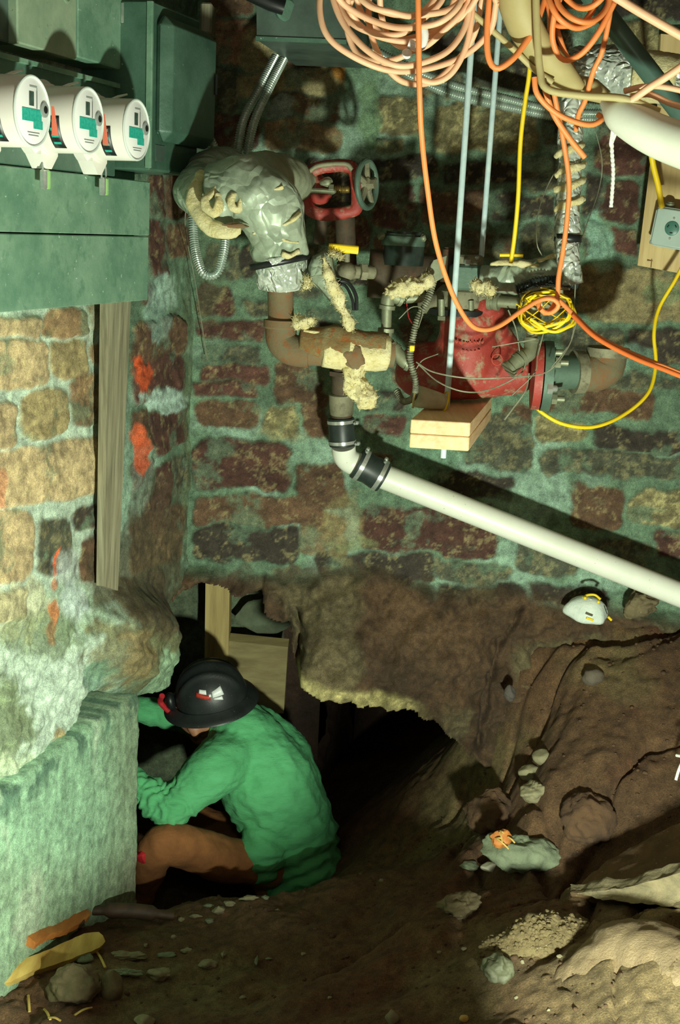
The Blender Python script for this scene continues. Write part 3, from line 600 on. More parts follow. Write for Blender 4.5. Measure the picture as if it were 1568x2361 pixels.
# ---- the wireway above
def wire_box(px0, px1, py0, py1, o, label, name, mt, knock=True, lat=False):
    s0, s1, z0, z1 = pxbox(px0, py0, px1, py1, o); t = thing(name, label, 'electrical box', W((s0+s1)/2, z0, 0))
    g = G(); lbox(g, s0, s1, z0, z1, 0, o, .003); obj('enclosure', g, mt, t)
    if knock:
        g = G(); c = W(s0+(s1-s0)*.82, z0+(z1-z0)*.62, o); g.lathe(c, WN, [(0, .016), (.002, .016), (.0025, .012), (.001, .011), (.001, .001)], 24); obj('knockout', g, mt, t)
    if lat:
        g = G(); lbox(g, s1-.028, s1-.010, z0+(z1-z0)*.45, z0+(z1-z0)*.65, o, o+.008, .002); obj('latch', g, M_CHROME, t)
    return t
wire_box(40, 177, -120, 118, .10, 'speckled pale grey wireway box above the meters, with a round knockout', 'wireway_box', M_ZINC)
wire_box(180, 291, -100, 148, .10, 'plain grey-green wireway box joining the tall switch box', 'wireway_box', M_PANEL, False, True)
wire_box(-120, 38, -150, 82, .08, 'dark wireway box at the top corner, beside the speckled box', 'wireway_box', M_BOXG, False)
# ---- weathered board leaning on the wall
a = PL(250, 690, .06); a2 = PL(302, 690, .06); b = PL(240, 1352, .035); b2 = PL(272, 1362, .035)
g = G(); g.prism([a, a2, b2, b], -WN*.022); obj('weathered_board', g, M_GREYW, None, 'long grey weathered board standing upright against the stone wall', 'board')

# ---- junction box on the back wall
def quadbox(name, label, pts_front, depth_vec, mt, cat):
    g = G(); g.prism(pts_front, depth_vec); return obj(name, g, mt, None, label, cat)
pf = [P(592, 92, 3.12), P(797, 100, 3.10), P(797, -140, 3.10), P(590, -140, 3.12)]
dv = np.array([.072, .44, 0.0])
jb = thing('ceiling_box', 'dark grey steel box hung high on the stone wall behind the pale cord coil', 'electrical box', (P(700, 90, 3.3)))
g = G(); g.prism(pf, dv); obj('enclosure', g, M_BOXG, jb)
g = G(); q = [p+np.array([0, -.004, 0]) for p in (P(590, 84, 3.12), P(799, 92, 3.10), P(799, 102, 3.10), P(590, 94, 3.12))]; g.prism(q, np.array([0, .01, 0])); obj('bottom_flange', g, M_PANEL2, jb)
g = G(); c = P(655, 18, 3.10); g.tube([c+np.array([-.11, 0, .04]), c+np.array([-.03, -.004, .008]), c], [.018, .018, .017], 16); obj('cable_connector', g, M_BLACK, jb)
g = G(); g.lathe(c+np.array([0, .02, 0]), (.5, -1, -.2), [(0, .026), (.012, .026), (.016, .021)], 24); obj('lock_nut', g, M_PANEL2, jb)

g = G(); g.cbox(P(480, 48, 3.50), (.030, .10, .075), None, .004); obj('wood_stub', g, M_GREYW, None, 'short brown timber stub poking from the wall beside the tall switch box', 'timber')
# ================================================================== the worker in the hole
M_SKIN = mat('skin', S(176, 128, 96), S(150, 100, 74), 30, .55, 0, .0006, 120)
M_SHIRT = mat('green_shirt', S(96, 184, 124), S(84, 168, 110), 9, .9, 0, .0035, 38, stretch=(1.2, 1.2, 3.2))
M_PANTS = mat('brown_trousers', S(150, 98, 54), S(126, 80, 44), 14, .9, 0, .003, 40)
M_HELMET = mat('black_helmet', S(44, 50, 48), S(34, 38, 38), 20, .32, 0, .0003, 200, speck=(S(110, 120, 112), 110, .68), rough2=.5)
M_RED = mat('red_cloth', S(200, 34, 44), S(160, 24, 34), 40, .8, 0, .001, 90)
M_STICK = mat('white_sticker', S(240, 246, 242), None, rough=.35)
M_ORST = mat('orange_sticker', S(190, 62, 44), S(160, 50, 38), 80, .5)
M_BOOT = mat('dark_boot', S(50, 40, 32), S(36, 28, 24), 20, .7, 0, .001, 80)
per = None
pelvis = P(672, 1992, 3.78); waist = P(650, 1900, 3.76); chest = P(602, 1790, 3.74); upper = P(560, 1700, 3.76)
shN = P(492, 1778, 3.60); elN = P(392, 1868, 3.52); wrN = P(300, 1796, 3.56); haN = P(262, 1786, 3.60)
shF = P(585, 1690, 3.92); elF = P(415, 1655, 3.98); wrF = P(300, 1632, 3.95); haF = P(262, 1626, 3.95)
hipN = P(622, 2000, 3.66); knN = P(372, 1950, 3.46); anN = P(280, 2150, 3.62); hipF = P(600, 1975, 3.90); knF = P(400, 1900, 3.95); anF = P(400, 2080, 4.0)
neck = P(522, 1672, 3.79); head = P(466, 1644, 3.79)
def hand(g, w_, dirv, side, sc_=1.0):
    d = nrm(dirv); u, v, _ = frame_of(d, (0, 0, 1)); palm = w_+d*.045
    g.ell(palm, (.040, .016, .048), (u, v, d))
    for k, (off, L) in enumerate(((-.030, .060), (-.010, .070), (.011, .066), (.030, .052))):
        b = palm+u*off+d*.035; g.tube(catmull([b, b+d*L*.45-v*.008*side, b+d*L*.75-v*.026*side, b+d*L*.80-v*.046*side], 5), [.0095]*16 if False else np.linspace(.0098, .0078, 16), 8); g.ell(b+d*L*.80-v*.046*side, .0080, None, 8, 6)
    b = palm+u*-.036-d*.01; e = b-u*.030+d*.030-v*.014*side; g.tube(catmull([b, b-u*.022+d*.01, e], 5), np.linspace(.013, .0095, 11), 8); g.ell(e, .0095, None, 8, 6)
g = G()
limb(g, [pelvis, waist, chest, upper], [.115, .112, .125, .09]); limb(g, [upper, neck, head], [.06, .052, .055])
limb(g, [chest+(upper-chest)*.6, shN, elN, wrN], [.07, .055, .042, .028]); limb(g, [chest+(upper-chest)*.6, shF, elF, wrF], [.07, .055, .042, .028])
limb(g, [hipN, (hipN+knN)/2, knN, (knN+anN)/2, anN], [.055, .05, .042, .036, .034]); limb(g, [hipF, (hipF+knF)/2, knF, (knF+anF)/2, anF], [.06, .055, .045, .036, .034])
hand(g, wrN, haN-wrN, 1); hand(g, wrF, haF-wrF, -1)
# head: skull, jaw, nose, ear; the face looks down and to the far side of the footing
hx = nrm(P(372, 1672, 3.90)-head); hz = nrm(np.array([-.05, -.30, .9])); hz = nrm(hz-hx*(hz @ hx)); hy = np.cross(hz, hx)
g.ell(head+hz*.012, (.092, .074, .098), (hx, hy, hz), 24, 16); g.ell(head+hx*.040-hz*.062, (.052, .050, .050), (hx, hy, hz), 20, 12); g.ell(head+hx*.075-hz*.085, (.024, .026, .020), (hx, hy, hz), 12, 8)
g.ell(head+hx*.094-hz*.022, (.018, .011, .020), (hx, hy, hz), 12, 8); g.ell(head+hx*.085-hz*.055, (.014, .022, .008), (hx, hy, hz), 12, 8)
for sg in (-1, 1): g.ell(head+hy*.076*sg-hz*.018-hx*.005, (.018, .009, .030), (hx, hy, hz), 12, 8); g.ell(head+hx*.070+hy*.030*sg+hz*.004, (.020, .022, .010), (hx, hy, hz), 12, 8)
g.ell(anN+np.array([-.06, -.02, -.03]), (.12, .05, .04)); g.ell(anF+np.array([-.06, -.02, -.03]), (.12, .05, .04))
v, n_, f = blob(g, .0065, 2)
per = obj('person', (v, f), M_SKIN, None, 'person in a green long-sleeved shirt and black helmet crouching in the hole', 'person', smooth=180, loc=tuple(pelvis))
# shirt
g = G()
limb(g, [pelvis+np.array([.035, -.03, -.01]), waist+np.array([.02,0,0]), chest+np.array([.01,0,0]), upper], [.142, .150, .158, .116]); g.ell(pelvis+np.array([.035, -.05, -.035]), (.135, .13, .09)); g.ell(P(640, 1770, 3.80), (.125, .12, .13)); g.ell(P(662, 1815, 3.79), (.118, .12, .14)); g.ell(P(690, 1870, 3.80), (.095, .12, .15)); g.ell(P(602, 1968, 3.62), (.075, .07, .10)); limb(g, [P(596, 1672, 3.83), P(650, 1740, 3.83)], [.07, .092])
limb(g, [upper+(chest-upper)*.2, shN, (shN+elN)/2, elN], [.100, .085, .068, .060]); limb(g, [elN, (elN+wrN)/2, wrN], [.060, .050, .040])
limb(g, [upper, shF, elF, wrF], [.090, .080, .050, .042]); limb(g, [upper, neck+(upper-neck)*.35], [.085, .060])
v, n_, f = blob(g, .006, 4)
px, py = proj(v); 
# cloth folds: drag lines fanning from the armpit towards the hip, rings on the sleeve
c0 = P(520, 1860, 3.6); q = v-c0; dr = np.hypot(px-505, py-1850); an = np.arctan2(py-1850, px-505)
wv = np.sin(an*17+3*fbm(v, 6, 3, 7)+dr*.012)*sstep(30, 140, dr)*sstep(1690, 1900, py)*.6
low = np.sin((py+.28*px)*.155+4.5*fbm(v, 7, 3, 9))*sstep(1800, 1960, py)*.9
tb = (v-elN) @ nrm(wrN-elN); sl = np.sin(tb*230+9*fbm(v, 13, 3, 11))*(.5+.8*np.abs(fbm(v, 12, 2, 88)))*sstep(.0, .04, tb)*sstep(470, 430, px)*sstep(1760, 1790, py)
ub = (v-shN) @ nrm(elN-shN); su = np.sin(ub*150+8*fbm(v, 11, 3, 12))*sstep(.10, .14, ub)*sstep(520, 480, px)*sstep(1780, 1800, py)
top = np.sin((px*.9-py)*.075+6*fbm(v, 8, 3, 13))*sstep(1740, 1660, py)*.5
dsp = .0055*(wv+low+top)+.0045*(sl+su)+.006*fbm(v, 9, 3, 14)+.0022*(1-2*np.abs(fbm(v*np.array([1, 1, 1.6]), 22, 3, 15)))
v = v+n_*dsp[:, None]
obj('shirt', (v, f), M_SHIRT, per, smooth=180)
g = G(); cc = neck+(upper-neck)*.30; g.torus(cc, nrm(neck-upper), .070, .013, 32, 10); obj('shirt_collar', g, M_SHIRT, per, smooth=180)
# trousers
g = G(); limb(g, [hipN+np.array([0, 0, .0]), (hipN+knN)/2, knN, (knN+anN)/2, anN], [.064, .072, .062, .052, .05]); limb(g, [hipF, (hipF+knF)/2, knF, (knF+anF)/2, anF], [.11, .095, .075, .066, .06]); g.ell(pelvis+np.array([-.01, -.02, -.045]), (.125, .12, .085))
v, n_, f = blob(g, .007, 4); v = v+n_*(.007*fbm(v, 10, 3, 16)+.002*fbm(v, 34, 3, 17))[:, None]; obj('trousers', (v, f), M_PANTS, per, smooth=180)
g = G(); 
for a_ in (anN, anF): g.ell(a_+np.array([-.06, -.02, -.035]), (.135, .058, .045)); g.ell(a_+np.array([0, 0, .01]), (.06, .06, .06))
v, n_, f = blob(g, .008, 3); obj('boots', (v, f), M_BOOT, per, smooth=180)
# helmet: full brim, ridged shell
hc = P(488, 1606, 3.775); kx = nrm(np.array([1.0, .10, .20])); kz = nrm(np.array([-.24, -.24, 1.0])); kz = nrm(kz-kx*(kz @ kx)); ky = np.cross(kz, kx)
R1, R2, RH = .116, .108, .122
nu, nv = 64, 26; vs = []
for i in range(nv+1):
    ph = math.pi/2*i/nv
    for k in range(nu):
        th = 2*math.pi*k/nu; x_, y_, z_ = math.cos(th)*math.cos(ph), math.sin(th)*math.cos(ph), math.sin(ph)
        rid = .006*math.exp(-((abs(y_)-.42)/.07)**2)*sstep(.2, .6, z_)+.006*math.exp(-(y_/.18)**2)*sstep(.3, .8, z_)
        vs.append(hc+kx*x_*(R1+rid)+ky*y_*(R2+rid)+kz*z_*(RH+rid))
g = G(); g.add(vs, [(i*nu+k, i*nu+(k+1) % nu, (i+1)*nu+(k+1) % nu, (i+1)*nu+k) for i in range(nv) for k in range(nu)])
he = obj('helmet', g, M_HELMET, per, smooth=60, label='scuffed black full-brim safety helmet'); sm = he.modifiers.new('t', 'SOLIDIFY'); sm.thickness = .003
prof = [(.004, .97), (-.002, 1.03), (-.010, 1.16), (-.016, 1.26), (-.021, 1.275), (-.020, 1.25), (-.012, 1.12), (-.006, 1.0), (-.004, .95)]; vs = []
for (h, r) in prof:
    for k in range(nu): th = 2*math.pi*k/nu; ex = 1.07 if math.cos(th) < -.2 else 1.0; vs.append(hc+kx*math.cos(th)*R1*r*ex+ky*math.sin(th)*R2*r*1.06+kz*(h-.004*math.cos(2*th)))
g = G(); g.add(vs, [(i*nu+k, i*nu+(k+1) % nu, (i+1)*nu+(k+1) % nu, (i+1)*nu+k) for i in range(len(prof)-1) for k in range(nu)]); obj('brim', g, M_HELMET, he, smooth=60)
def onshell(th, ph, lift=.0015): return hc+kx*math.cos(th)*math.cos(ph)*(R1+lift)+ky*math.sin(th)*math.cos(ph)*(R2+lift)+kz*math.sin(ph)*(RH+lift)
def decal(name, quads, mt):
    g = G()
    for (t0, t1, p0, p1, p2, p3) in quads:
        n = 6; vs = [onshell(math.radians(t0+(t1-t0)*i/n), math.radians(a+(b-a)*i/n)) for (a, b) in ((p0, p2), (p1, p3)) for i in range(n+1)]
        g.add(vs, [(i, i+1, n+2+i, n+1+i) for i in range(n)])
    o = obj(name, g, mt, he); s_ = o.modifiers.new('t', 'SOLIDIFY'); s_.thickness = .001; s_.offset = 1
decal('reflective_sticker', [(276, 296, 27, 36, 27, 41), (277, 292, 24.5, 26, 20, 26), (270, 274, 29, 33, 29, 33), (252, 266, 36, 42, 33, 40)], M_STICK)
decal('orange_sticker', [(246, 272, 31, 38, 24, 31)], M_ORST)
g = G(); g.torus(hc-kz*.034+kx*.01, kz, .094, .012, 40, 8, sx=1, sy=.86, hint=tuple(ky)); obj('bandana', g, M_RED, per, label='red bandana under the helmet brim')
c = hc-kx*.150+kz*.012; g = G(); g.tube(catmull([c+kz*.035+ky*-.02, c-kx*.012+kz*.0, c+kx*.012-kz*.03-ky*.02], 5), .009, 10); obj('ear_defender_band', g, M_RED, per, label='red edge of an ear defender')
g = G(); g.ell(c+kx*.02-kz*.004, (.018, .026, .032), (kx, ky, kz)); obj('ear_defender', g, M_BLACK, per, smooth=180)
g = G(); g.rock(P(330, 1975, 3.42), (.022, .02, .02), 4, .1); obj('red_cloth', g, M_RED, None, 'small bright red cloth bundle beside the crouching person\'s knee', 'cloth')
# timber props behind
M_PINE = wood('yellow_pine', S(190, 170, 108), S(150, 126, 74), (40, 40, 3)); M_PLY = wood('plywood', S(150, 138, 92), S(118, 104, 66), (4, 30, 30))
a = P(474, 1330, 4.20); b = P(530, 1330, 4.20); a2 = P(470, 1640, 4.20); b2 = P(524, 1640, 4.20)
g = G(); g.prism([a, b, b2, a2], np.array([0, .09, 0])); obj('timber_post', g, M_PINE, None, 'yellow pine post standing upright in the hole behind the helmet', 'post')
g = G(); g.prism([P(528, 1478, 4.22), P(664, 1492, 4.18), P(654, 1645, 4.10), P(515, 1640, 4.14)], np.array([.002, .03, .02])); obj('shoring_board', g, M_PLY, None, 'wide tan board shoring the earth beside the pine post', 'board')
M_CONC = mat('concrete', S(112, 124, 98), S(80, 88, 70), 10, .9, 0, .002, 80)
g = G(); g.rock(P(606, 1425, 4.28), (.115, .05, .072), 7, .06, cuts=12); obj('concrete_lintel', g, M_CONC, None, 'grey concrete block above the shoring board inside the hole', 'concrete block')
# ================================================================== pipes, cords, cables
M_PVC = mat('white_pvc', S(232, 236, 222), S(220, 224, 208), 6, .38, speck=(S(96, 100, 84), 90, .69))
M_RUBBER = mat('black_rubber', S(34, 42, 40), S(46, 56, 52), 30, .45, speck=(S(130, 140, 130), 90, .72))
M_FOIL = mat('foil_tape', S(176, 190, 168), S(132, 146, 126), 16, .32, .15, .006, 26, rough2=.5)
M_FOIL2 = mat('bright_foil', S(230, 238, 226), S(170, 184, 172), 18, .2, .3, .010, 30)
crinkle(M_FOIL, 22, .010); crinkle(M_FOIL2, 34, .016)
M_CLOTH = mat('canvas_wrap', S(150, 158, 132), S(120, 126, 100), 10, .75, 0, .002, 60)
M_FIBRE = mat('fibreglass', S(246, 238, 190), S(234, 220, 156), 30, .98, 0, .008, 90, c3=S(220, 202, 136))
M_RUST = mat('rusty_iron', S(118, 92, 62), S(106, 106, 80), 18, .85, .05, .002, 110, c3=S(132, 84, 48))
M_RUSTD = mat('dark_iron', S(96, 84, 66), S(70, 60, 48), 16, .75, .3, .001, 100, c3=S(104, 72, 48))
M_GALV = mat('galvanised', S(150, 156, 128), S(124, 130, 106), 20, .5, .5, .0006, 80)
M_REDP = mat('red_paint', S(176, 66, 56), S(146, 54, 46), 9, .55, 0, .0015, 60, c3=S(158, 140, 114), speck=(S(190, 170, 140), 110, .70))
M_DKRED = mat('dark_red_paint', S(140, 44, 36), S(100, 34, 28), 14, .6, .1, .0015, 60)
M_DUST = mat('dusty_metal', S(148, 146, 118), S(118, 116, 92), 14, .7, .25, .001, 60, c3=S(100, 96, 78))
M_TEALM = mat('grey_cast_metal', S(104, 130, 112), S(80, 104, 90), 14, .6, .3, .001, 60)
M_PEACH = mat('pale_orange_cord', S(246, 198, 160), S(238, 184, 144), 10, .5)
M_ORANGE = mat('orange_cord', S(248, 150, 84), S(240, 140, 76), 10, .5)
M_ORANGE2 = mat('deep_orange_cord', S(240, 120, 56), S(226, 110, 50), 10, .5)
M_YELLOW = mat('yellow_cord', S(244, 214, 30), S(236, 200, 24), 10, .5)
M_WIRE = mat('grey_wire', S(150, 154, 130), S(110, 112, 92), 30, .6)
M_STRING = mat('white_string', S(236, 240, 232), None, rough=.9, bump=.002, bscale=200)
M_TAN = mat('tan_duct', S(190, 176, 124), S(172, 158, 108), 6, .6)
M_LDUCT = mat('white_duct', S(226, 230, 214), S(210, 214, 196), 6, .45)
M_GRNP = mat('green_pipe', S(84, 116, 104), S(70, 98, 88), 8, .4, .2)
M_LUMB = wood('fresh_lumber', S(236, 206, 160), S(216, 178, 128), (60, 5, 60)); M_PLYW = wood('plywood_sheet', S(214, 190, 134), S(190, 164, 110), (40, 40, 3))
def cord(name, pts, r, mt, label, cat='cord', group=None, n=9, step=.008, jit=0, seed=0, parent=None, kind=None):
    w_ = [P(*p) for p in pts]; c = catmull(w_, 12); c, t = resample(c, step)
    if jit: c = c+jit*np.stack([fbm(c, 14, 2, seed+k) for k in range(3)], 1)
    g = G(); g.tube(c, r, n); return obj(name, g, mt, parent, label, cat, group, kind, smooth=60)
def flex(name, pts, r, label, mt=None, pitch=.0062, amp=.16, group=None, parent=None, cat='cable'):
    w_ = [P(*p) for p in pts]; c, t = resample(catmull(w_, 12), pitch/4)
    rr = r*(1+amp*np.sin(2*math.pi*t/pitch)); g = G(); g.tube(c, rr, 10); return obj(name, g, mt or M_STEEL, parent, label, cat, group, smooth=60)
def clamp(g, c, ax, r, w_=.012, hint=(0, 0, 1)):
    g.lathe(c-nrm(ax)*w_/2, ax, [(0, r), (0, r+.0018), (w_, r+.0018), (w_, r)], 32)
def clampscrew(g, c, ax, r, side): g.cbox(c+nrm(side)*(r+.006), (.012, .014, .010), frame_of(ax, side), .002); g.cyl(c+nrm(side)*(r+.006)-frame_of(ax, side)[0]*.016, c+nrm(side)*(r+.006)+frame_of(ax, side)[0]*.012, .0035, n=10)
# ---- white drain pipe
Yd = 3.42
a = P(880, 1097, Yd); b = P(1660, 1408, 3.40); R = .0345
g = G(); g.cyl(a, b, R, n=32); obj('white_pipe', g, M_PVC, None, 'long white plastic pipe sloping down across the stone wall', 'pipe', loc=tuple((a+b)/2))
ax = nrm(b-a)
rc = thing('rubber_coupling', 'black rubber coupling joining the white elbow to the long sloping pipe', 'coupling', P(850, 1080, Yd))
c0 = P(826, 1068, Yd); c1 = P(884, 1100, Yd); d = nrm(c1-c0)
g = G(); L = np.linalg.norm(c1-c0); g.lathe(c0-d*.004, d, [(0, R), (0, .0435), (.004, .045), (L*.25, .044), (L*.5, .0415), (L*.75, .044), (L+.004, .045), (L+.006, .0435), (L+.006, R)], 36); obj('sleeve', g, M_RUBBER, rc)
for k, s_ in enumerate((.14, .86)):
    g = G(); clamp(g, c0+d*L*s_, d, .0445); clampscrew(g, c0+d*L*s_, d, .045, np.array([.3, -.35, 1])); obj('hose_clamp', g, M_CHROME, rc)
e0 = P(792, 1028, 3.40); e1 = P(795, 1050, 3.41); e2 = P(808, 1064, 3.42); e3 = P(832, 1074, 3.42)
g = G(); g.tube(catmull([e0, e1, e2, e3], 8), .033, 28); obj('white_elbow', g, M_PVC, None, 'short white plastic elbow between the two black rubber couplings', 'pipe elbow', smooth=60)
rc = thing('rubber_coupling', 'upright black rubber coupling clamped above the white elbow', 'coupling', P(789, 1000, 3.40))
c0 = P(786, 964, 3.40); c1 = P(790, 1028, 3.40); d = nrm(c1-c0); L = np.linalg.norm(c1-c0)
g = G(); g.lathe(c0, d, [(0, .028), (0, .0355), (.004, .037), (L*.5, .035), (L-.004, .037), (L, .0355), (L, .028)], 36); obj('sleeve', g, M_RUBBER, rc)
for s_ in (.12, .86):
    g = G(); clamp(g, c0+d*L*s_, d, .0365, .009); clampscrew(g, c0+d*L*s_, d, .037, np.array([1, -.3, 0])); obj('hose_clamp', g, M_CHROME, rc)
ip = thing('iron_drain_stub', 'short dark iron pipe with flared collar feeding the upright rubber coupling', 'pipe', P(784, 960, 3.4))
g = G(); g.tube([P(790, 830, 3.38), P(788, 970, 3.40)], .029, 24); obj('pipe', g, M_RUSTD, ip)
g = G(); g.lathe(P(787, 905, 3.39), P(788, 965, 3.40)-P(787, 905, 3.39), [(0, .027), (.004, .034), (.03, .034), (.06, .031)], 28); obj('collar', g, M_DUST, ip)
g = G(); g.lathe(P(790, 852, 3.385), P(788, 965, 3.40)-P(787, 905, 3.39), [(0, .03), (0, .040), (.012, .040), (.012, .03)], 6); obj('nut', g, M_RUSTD, ip)
# ---- lagged steel elbow
le = thing('insulated_pipe', 'thick foil-wrapped pipe elbow with yellow insulation bursting out of its end', 'pipe', P(645, 660, 3.0))
def wrapmesh(pts, rads, seed, amp, n=44, rid=None, flat=1.0):
    w_ = [P(*p) for p in pts]; c = catmull(w_, 14); k = np.linspace(0, len(pts)-1, len(c)); rr = np.interp(k, range(len(rads)), rads); c, t = resample(c, .006); rr = np.interp(np.linspace(0, 1, len(c)), np.linspace(0, 1, len(rr)), rr)
    g = G(); g.tube(c, rr, n, caps=False); v = np.array(g.v); m = len(c); cc = np.repeat(c, n, 0); e = v-cc; r_ = np.linalg.norm(e, axis=1, keepdims=True); e = e/r_
    d = amp*(1-2*np.abs(fbm(v, 9, 4, seed)))+amp*.35*fbm(v, 40, 3, seed+3)
    if rid: d = d + rid[0]*(np.abs(np.sin(np.repeat(t, n)*rid[1]+np.tile(np.arange(n)*2*math.pi/n, m)*rid[2]+fbm(v, 7, 2, seed+8)))**6)
    v = v+e*d[:, None]; o = G(); o.add(v, g.f); o.f.append(tuple(range(n))[::-1]); o.f.append(tuple((m-1)*n+k for k in range(n))); return o
obj('foil_wrap', wrapmesh([(505, 452, 2.96), (560, 440, 2.94), (612, 470, 2.93), (640, 540, 2.95), (645, 600, 2.97)], [.070, .074, .072, .064, .058], 5, .004, rid=(.006, 42, 1)), M_FOIL, le, smooth=180)
obj('bright_foil_band', wrapmesh([(640, 575, 2.96), (646, 610, 2.97), (648, 662, 2.98)], [.063, .060, .050], 9, .006), M_FOIL2, le, smooth=180)
g = G(); g.lathe(P(643, 597, 2.97)+UP*0, P(646, 612, 2.97)-P(643, 597, 2.97), [(0, .0715), (.014, .070)], 40, caps=False); o = obj('black_strap', g, M_BLACK, le); o.modifiers.new('t', 'SOLIDIFY').thickness = .002
obj('canvas_wrap', wrapmesh([(590, 415, 3.02), (640, 412, 3.10), (690, 425, 3.22)], [.062, .058, .046], 12, .005), M_CLOTH, le, smooth=180)
obj('foil_tape_end', wrapmesh([(490, 452, 2.985), (455, 440, 3.03), (480, 405, 3.15), (520, 390, 3.30)], [.060, .052, .055, .055], 15, .005), M_FOIL, le, smooth=180)
# yellow lips: rolled edges of the insulation
def lip(pts, r, seed, parent=le, mt=M_FIBRE, name='insulation_roll', amp=.004, n=14):
    w_ = [P(*p) for p in pts]; c, t = resample(catmull(w_, 12), .004); rr = r*(.55+.45*np.sin(np.pi*np.linspace(0.02, .98, len(c)))**.6) ; g = G(); g.tube(c, rr, n, sy=.75)
    v = np.array(g.v); v = v+amp*np.stack([fbm(v, 40, 3, seed+k) for k in range(3)], 1); g.v = [tuple(x) for x in v]; return obj(name, g, mt, parent, smooth=180)
lip([(470, 395, 2.96), (448, 440, 2.93), (462, 500, 2.90), (505, 533, 2.88), (556, 528, 2.88)], .019, 1)
lip([(500, 430, 2.885), (472, 465, 2.87), (490, 492, 2.865), (508, 470, 2.865), (502, 445, 2.872)], .012, 2)
lip([(540, 445, 2.865), (532, 470, 2.86), (548, 480, 2.862), (562, 455, 2.865)], .011, 3)
lip([(600, 470, 2.868), (618, 445, 2.865), (652, 432, 2.868)], .007, 4); lip([(655, 520, 2.88), (684, 500, 2.885), (690, 490, 2.90)], .009, 5)
lip([(585, 540, 2.885), (622, 528, 2.885), (650, 550, 2.888), (688, 556, 2.90)], .005, 6); lip([(650, 585, 2.89), (672, 590, 2.90), (692, 580, 2.91)], .009, 8)
g = G(); g.rock(P(545, 520, 2.872), (.034, .005, .006), 3, .3); obj('rust_seam', g, M_RUST, le)
# rusty riser and elbow
rp = thing('rusty_pipe', 'rusty iron pipe coming down out of the foil wrap and turning at an elbow', 'pipe', P(650, 800, 3.0))
g = G(); g.cyl(P(646, 640, 2.99), P(648, 752, 2.99), .0305, n=32); obj('riser', g, M_RUST, rp)
g = G(); g.lathe(P(648, 738, 2.99), -UP, [(0, .034), (0, .041), (.016, .041), (.02, .038)], 32); obj('elbow_collar', g, M_RUST, rp)
g = G(); g.tube(catmull([P(648, 746, 2.99), P(650, 785, 2.99), P(672, 806, 2.985), P(715, 812, 2.98)], 8), [.037]*25, 28); obj('elbow', g, M_RUST, rp, smooth=60)
g = G(); g.cyl(P(700, 810, 2.98), P(905, 815, 3.02), .034, n=28); obj('branch', g, M_RUST, rp)
yb = obj('pipe_insulation', wrapmesh([(742, 805, 2.975), (800, 806, 2.985), (893, 816, 3.0)], [.040, .045, .040], 22, .006), M_FIBRE, rp, smooth=180)
M_STAIN = mat('stained_insulation', S(140, 134, 96), S(120, 92, 50), 20, .95, 0, .006, 90, c3=S(150, 84, 30))
obj('stained_wrap', wrapmesh([(690, 785, 2.965), (740, 790, 2.972), (792, 788, 2.975), (884, 796, 2.99)], [.026, .034, .033, .03], 23, .008), M_STAIN, rp, smooth=180)
g = G(); g.rock(P(818, 822, 2.945), (.026, .012, .026), 5, .3); obj('rust_patch', g, M_RUST, rp)
g = G(); g.tube(catmull([P(700, 764, 2.95), P(745, 768, 2.95), P(800, 772, 2.955)], 8), .004, 8); obj('yellow_edge', g, M_FIBRE, rp)
def fuzz(v, n_, f, seed, count=260, L=.012):
    rnd = np.random.RandomState(seed); g = G(); idx = rnd.randint(0, len(v), count)
    for i in idx:
        d = nrm(n_[i]+.9*rnd.normal(size=3)*.6); e = v[i]; m1 = e+d*L*.5*rnd.rand(); m2 = m1+nrm(d+.8*rnd.normal(size=3))*L*.6*rnd.rand(); g.tube([e, m1, m2], .0004, 4)
    o = len(v); return np.vstack([v, np.array(g.v)]), list(f)+[tuple(i+o for i in q) for q in g.f]
def fluff(pts, rads, seed, label, name='insulation_tuft', mt=M_FIBRE, vox=.0045, amp=.012, parent=None, group='loose tufts of yellow insulation'):
    g = G(); limb(g, [P(*p) for p in pts], rads, 12); v, n_, f = blob(g, vox, 1); v = v+n_*(amp*fbm(v, 26, 4, seed)+amp*.4*fbm(v, 90, 3, seed+2))[:, None]
    v, f = fuzz(v, n_, f, seed)
    return obj(name, (v, f), mt, parent, label, 'insulation' if label else None, group if label else None, smooth=180)
fluff([(816, 850, 2.97), (822, 885, 2.965), (838, 918, 2.96)], [.026, .030, .026], 4, 'yellow insulation tuft hanging straight below the lagged pipe')
fluff([(712, 745, 2.96), (690, 742, 2.965)], [.012, .012], 6, 'small yellow tuft perched on top of the rusty elbow')
# foil strip with torn insulation and yellow lever
fs = thing('torn_lagging', 'torn foil strip with yellow fibre dangling beside a small valve', 'insulation', P(770, 680, 2.98))
def flake(name, poly, Y, mt, bulge=.01, seed=1, parent=None, label=None, cat=None, group=None):
    """a crumpled sheet with real thickness following an outline"""
    pts = [P(x, y, Y if len(p) == 0 else p[0]) for (x, y, *p) in poly]; c = np.mean(pts, 0); g = G(); n = len(pts); K = 5; vs = []
    for k in range(K+1):
        for p in pts: q = c+(p-c)*(1-k/K); vs.append(q+np.array([0, -bulge*(1-(1-k/K)**2), 0])+.005*np.array([0, float(fbm(q[None], 40, 3, seed)[0]), 0]))
    g.add(vs, [(k*n+i, k*n+(i+1) % n, (k+1)*n+(i+1) % n, (k+1)*n+i) for k in range(K) for i in range(n)]); o = obj(name, g, mt, parent, label, cat, group, smooth=180); s_ = o.modifiers.new('t', 'SOLIDIFY'); s_.thickness = .003; return o
flake('foil_sheet', [(722, 592), (748, 578), (765, 590), (772, 640), (790, 690), (800, 730), (780, 715), (745, 672), (715, 650), (713, 615)], 2.96, M_FOIL, .03, 3, fs)
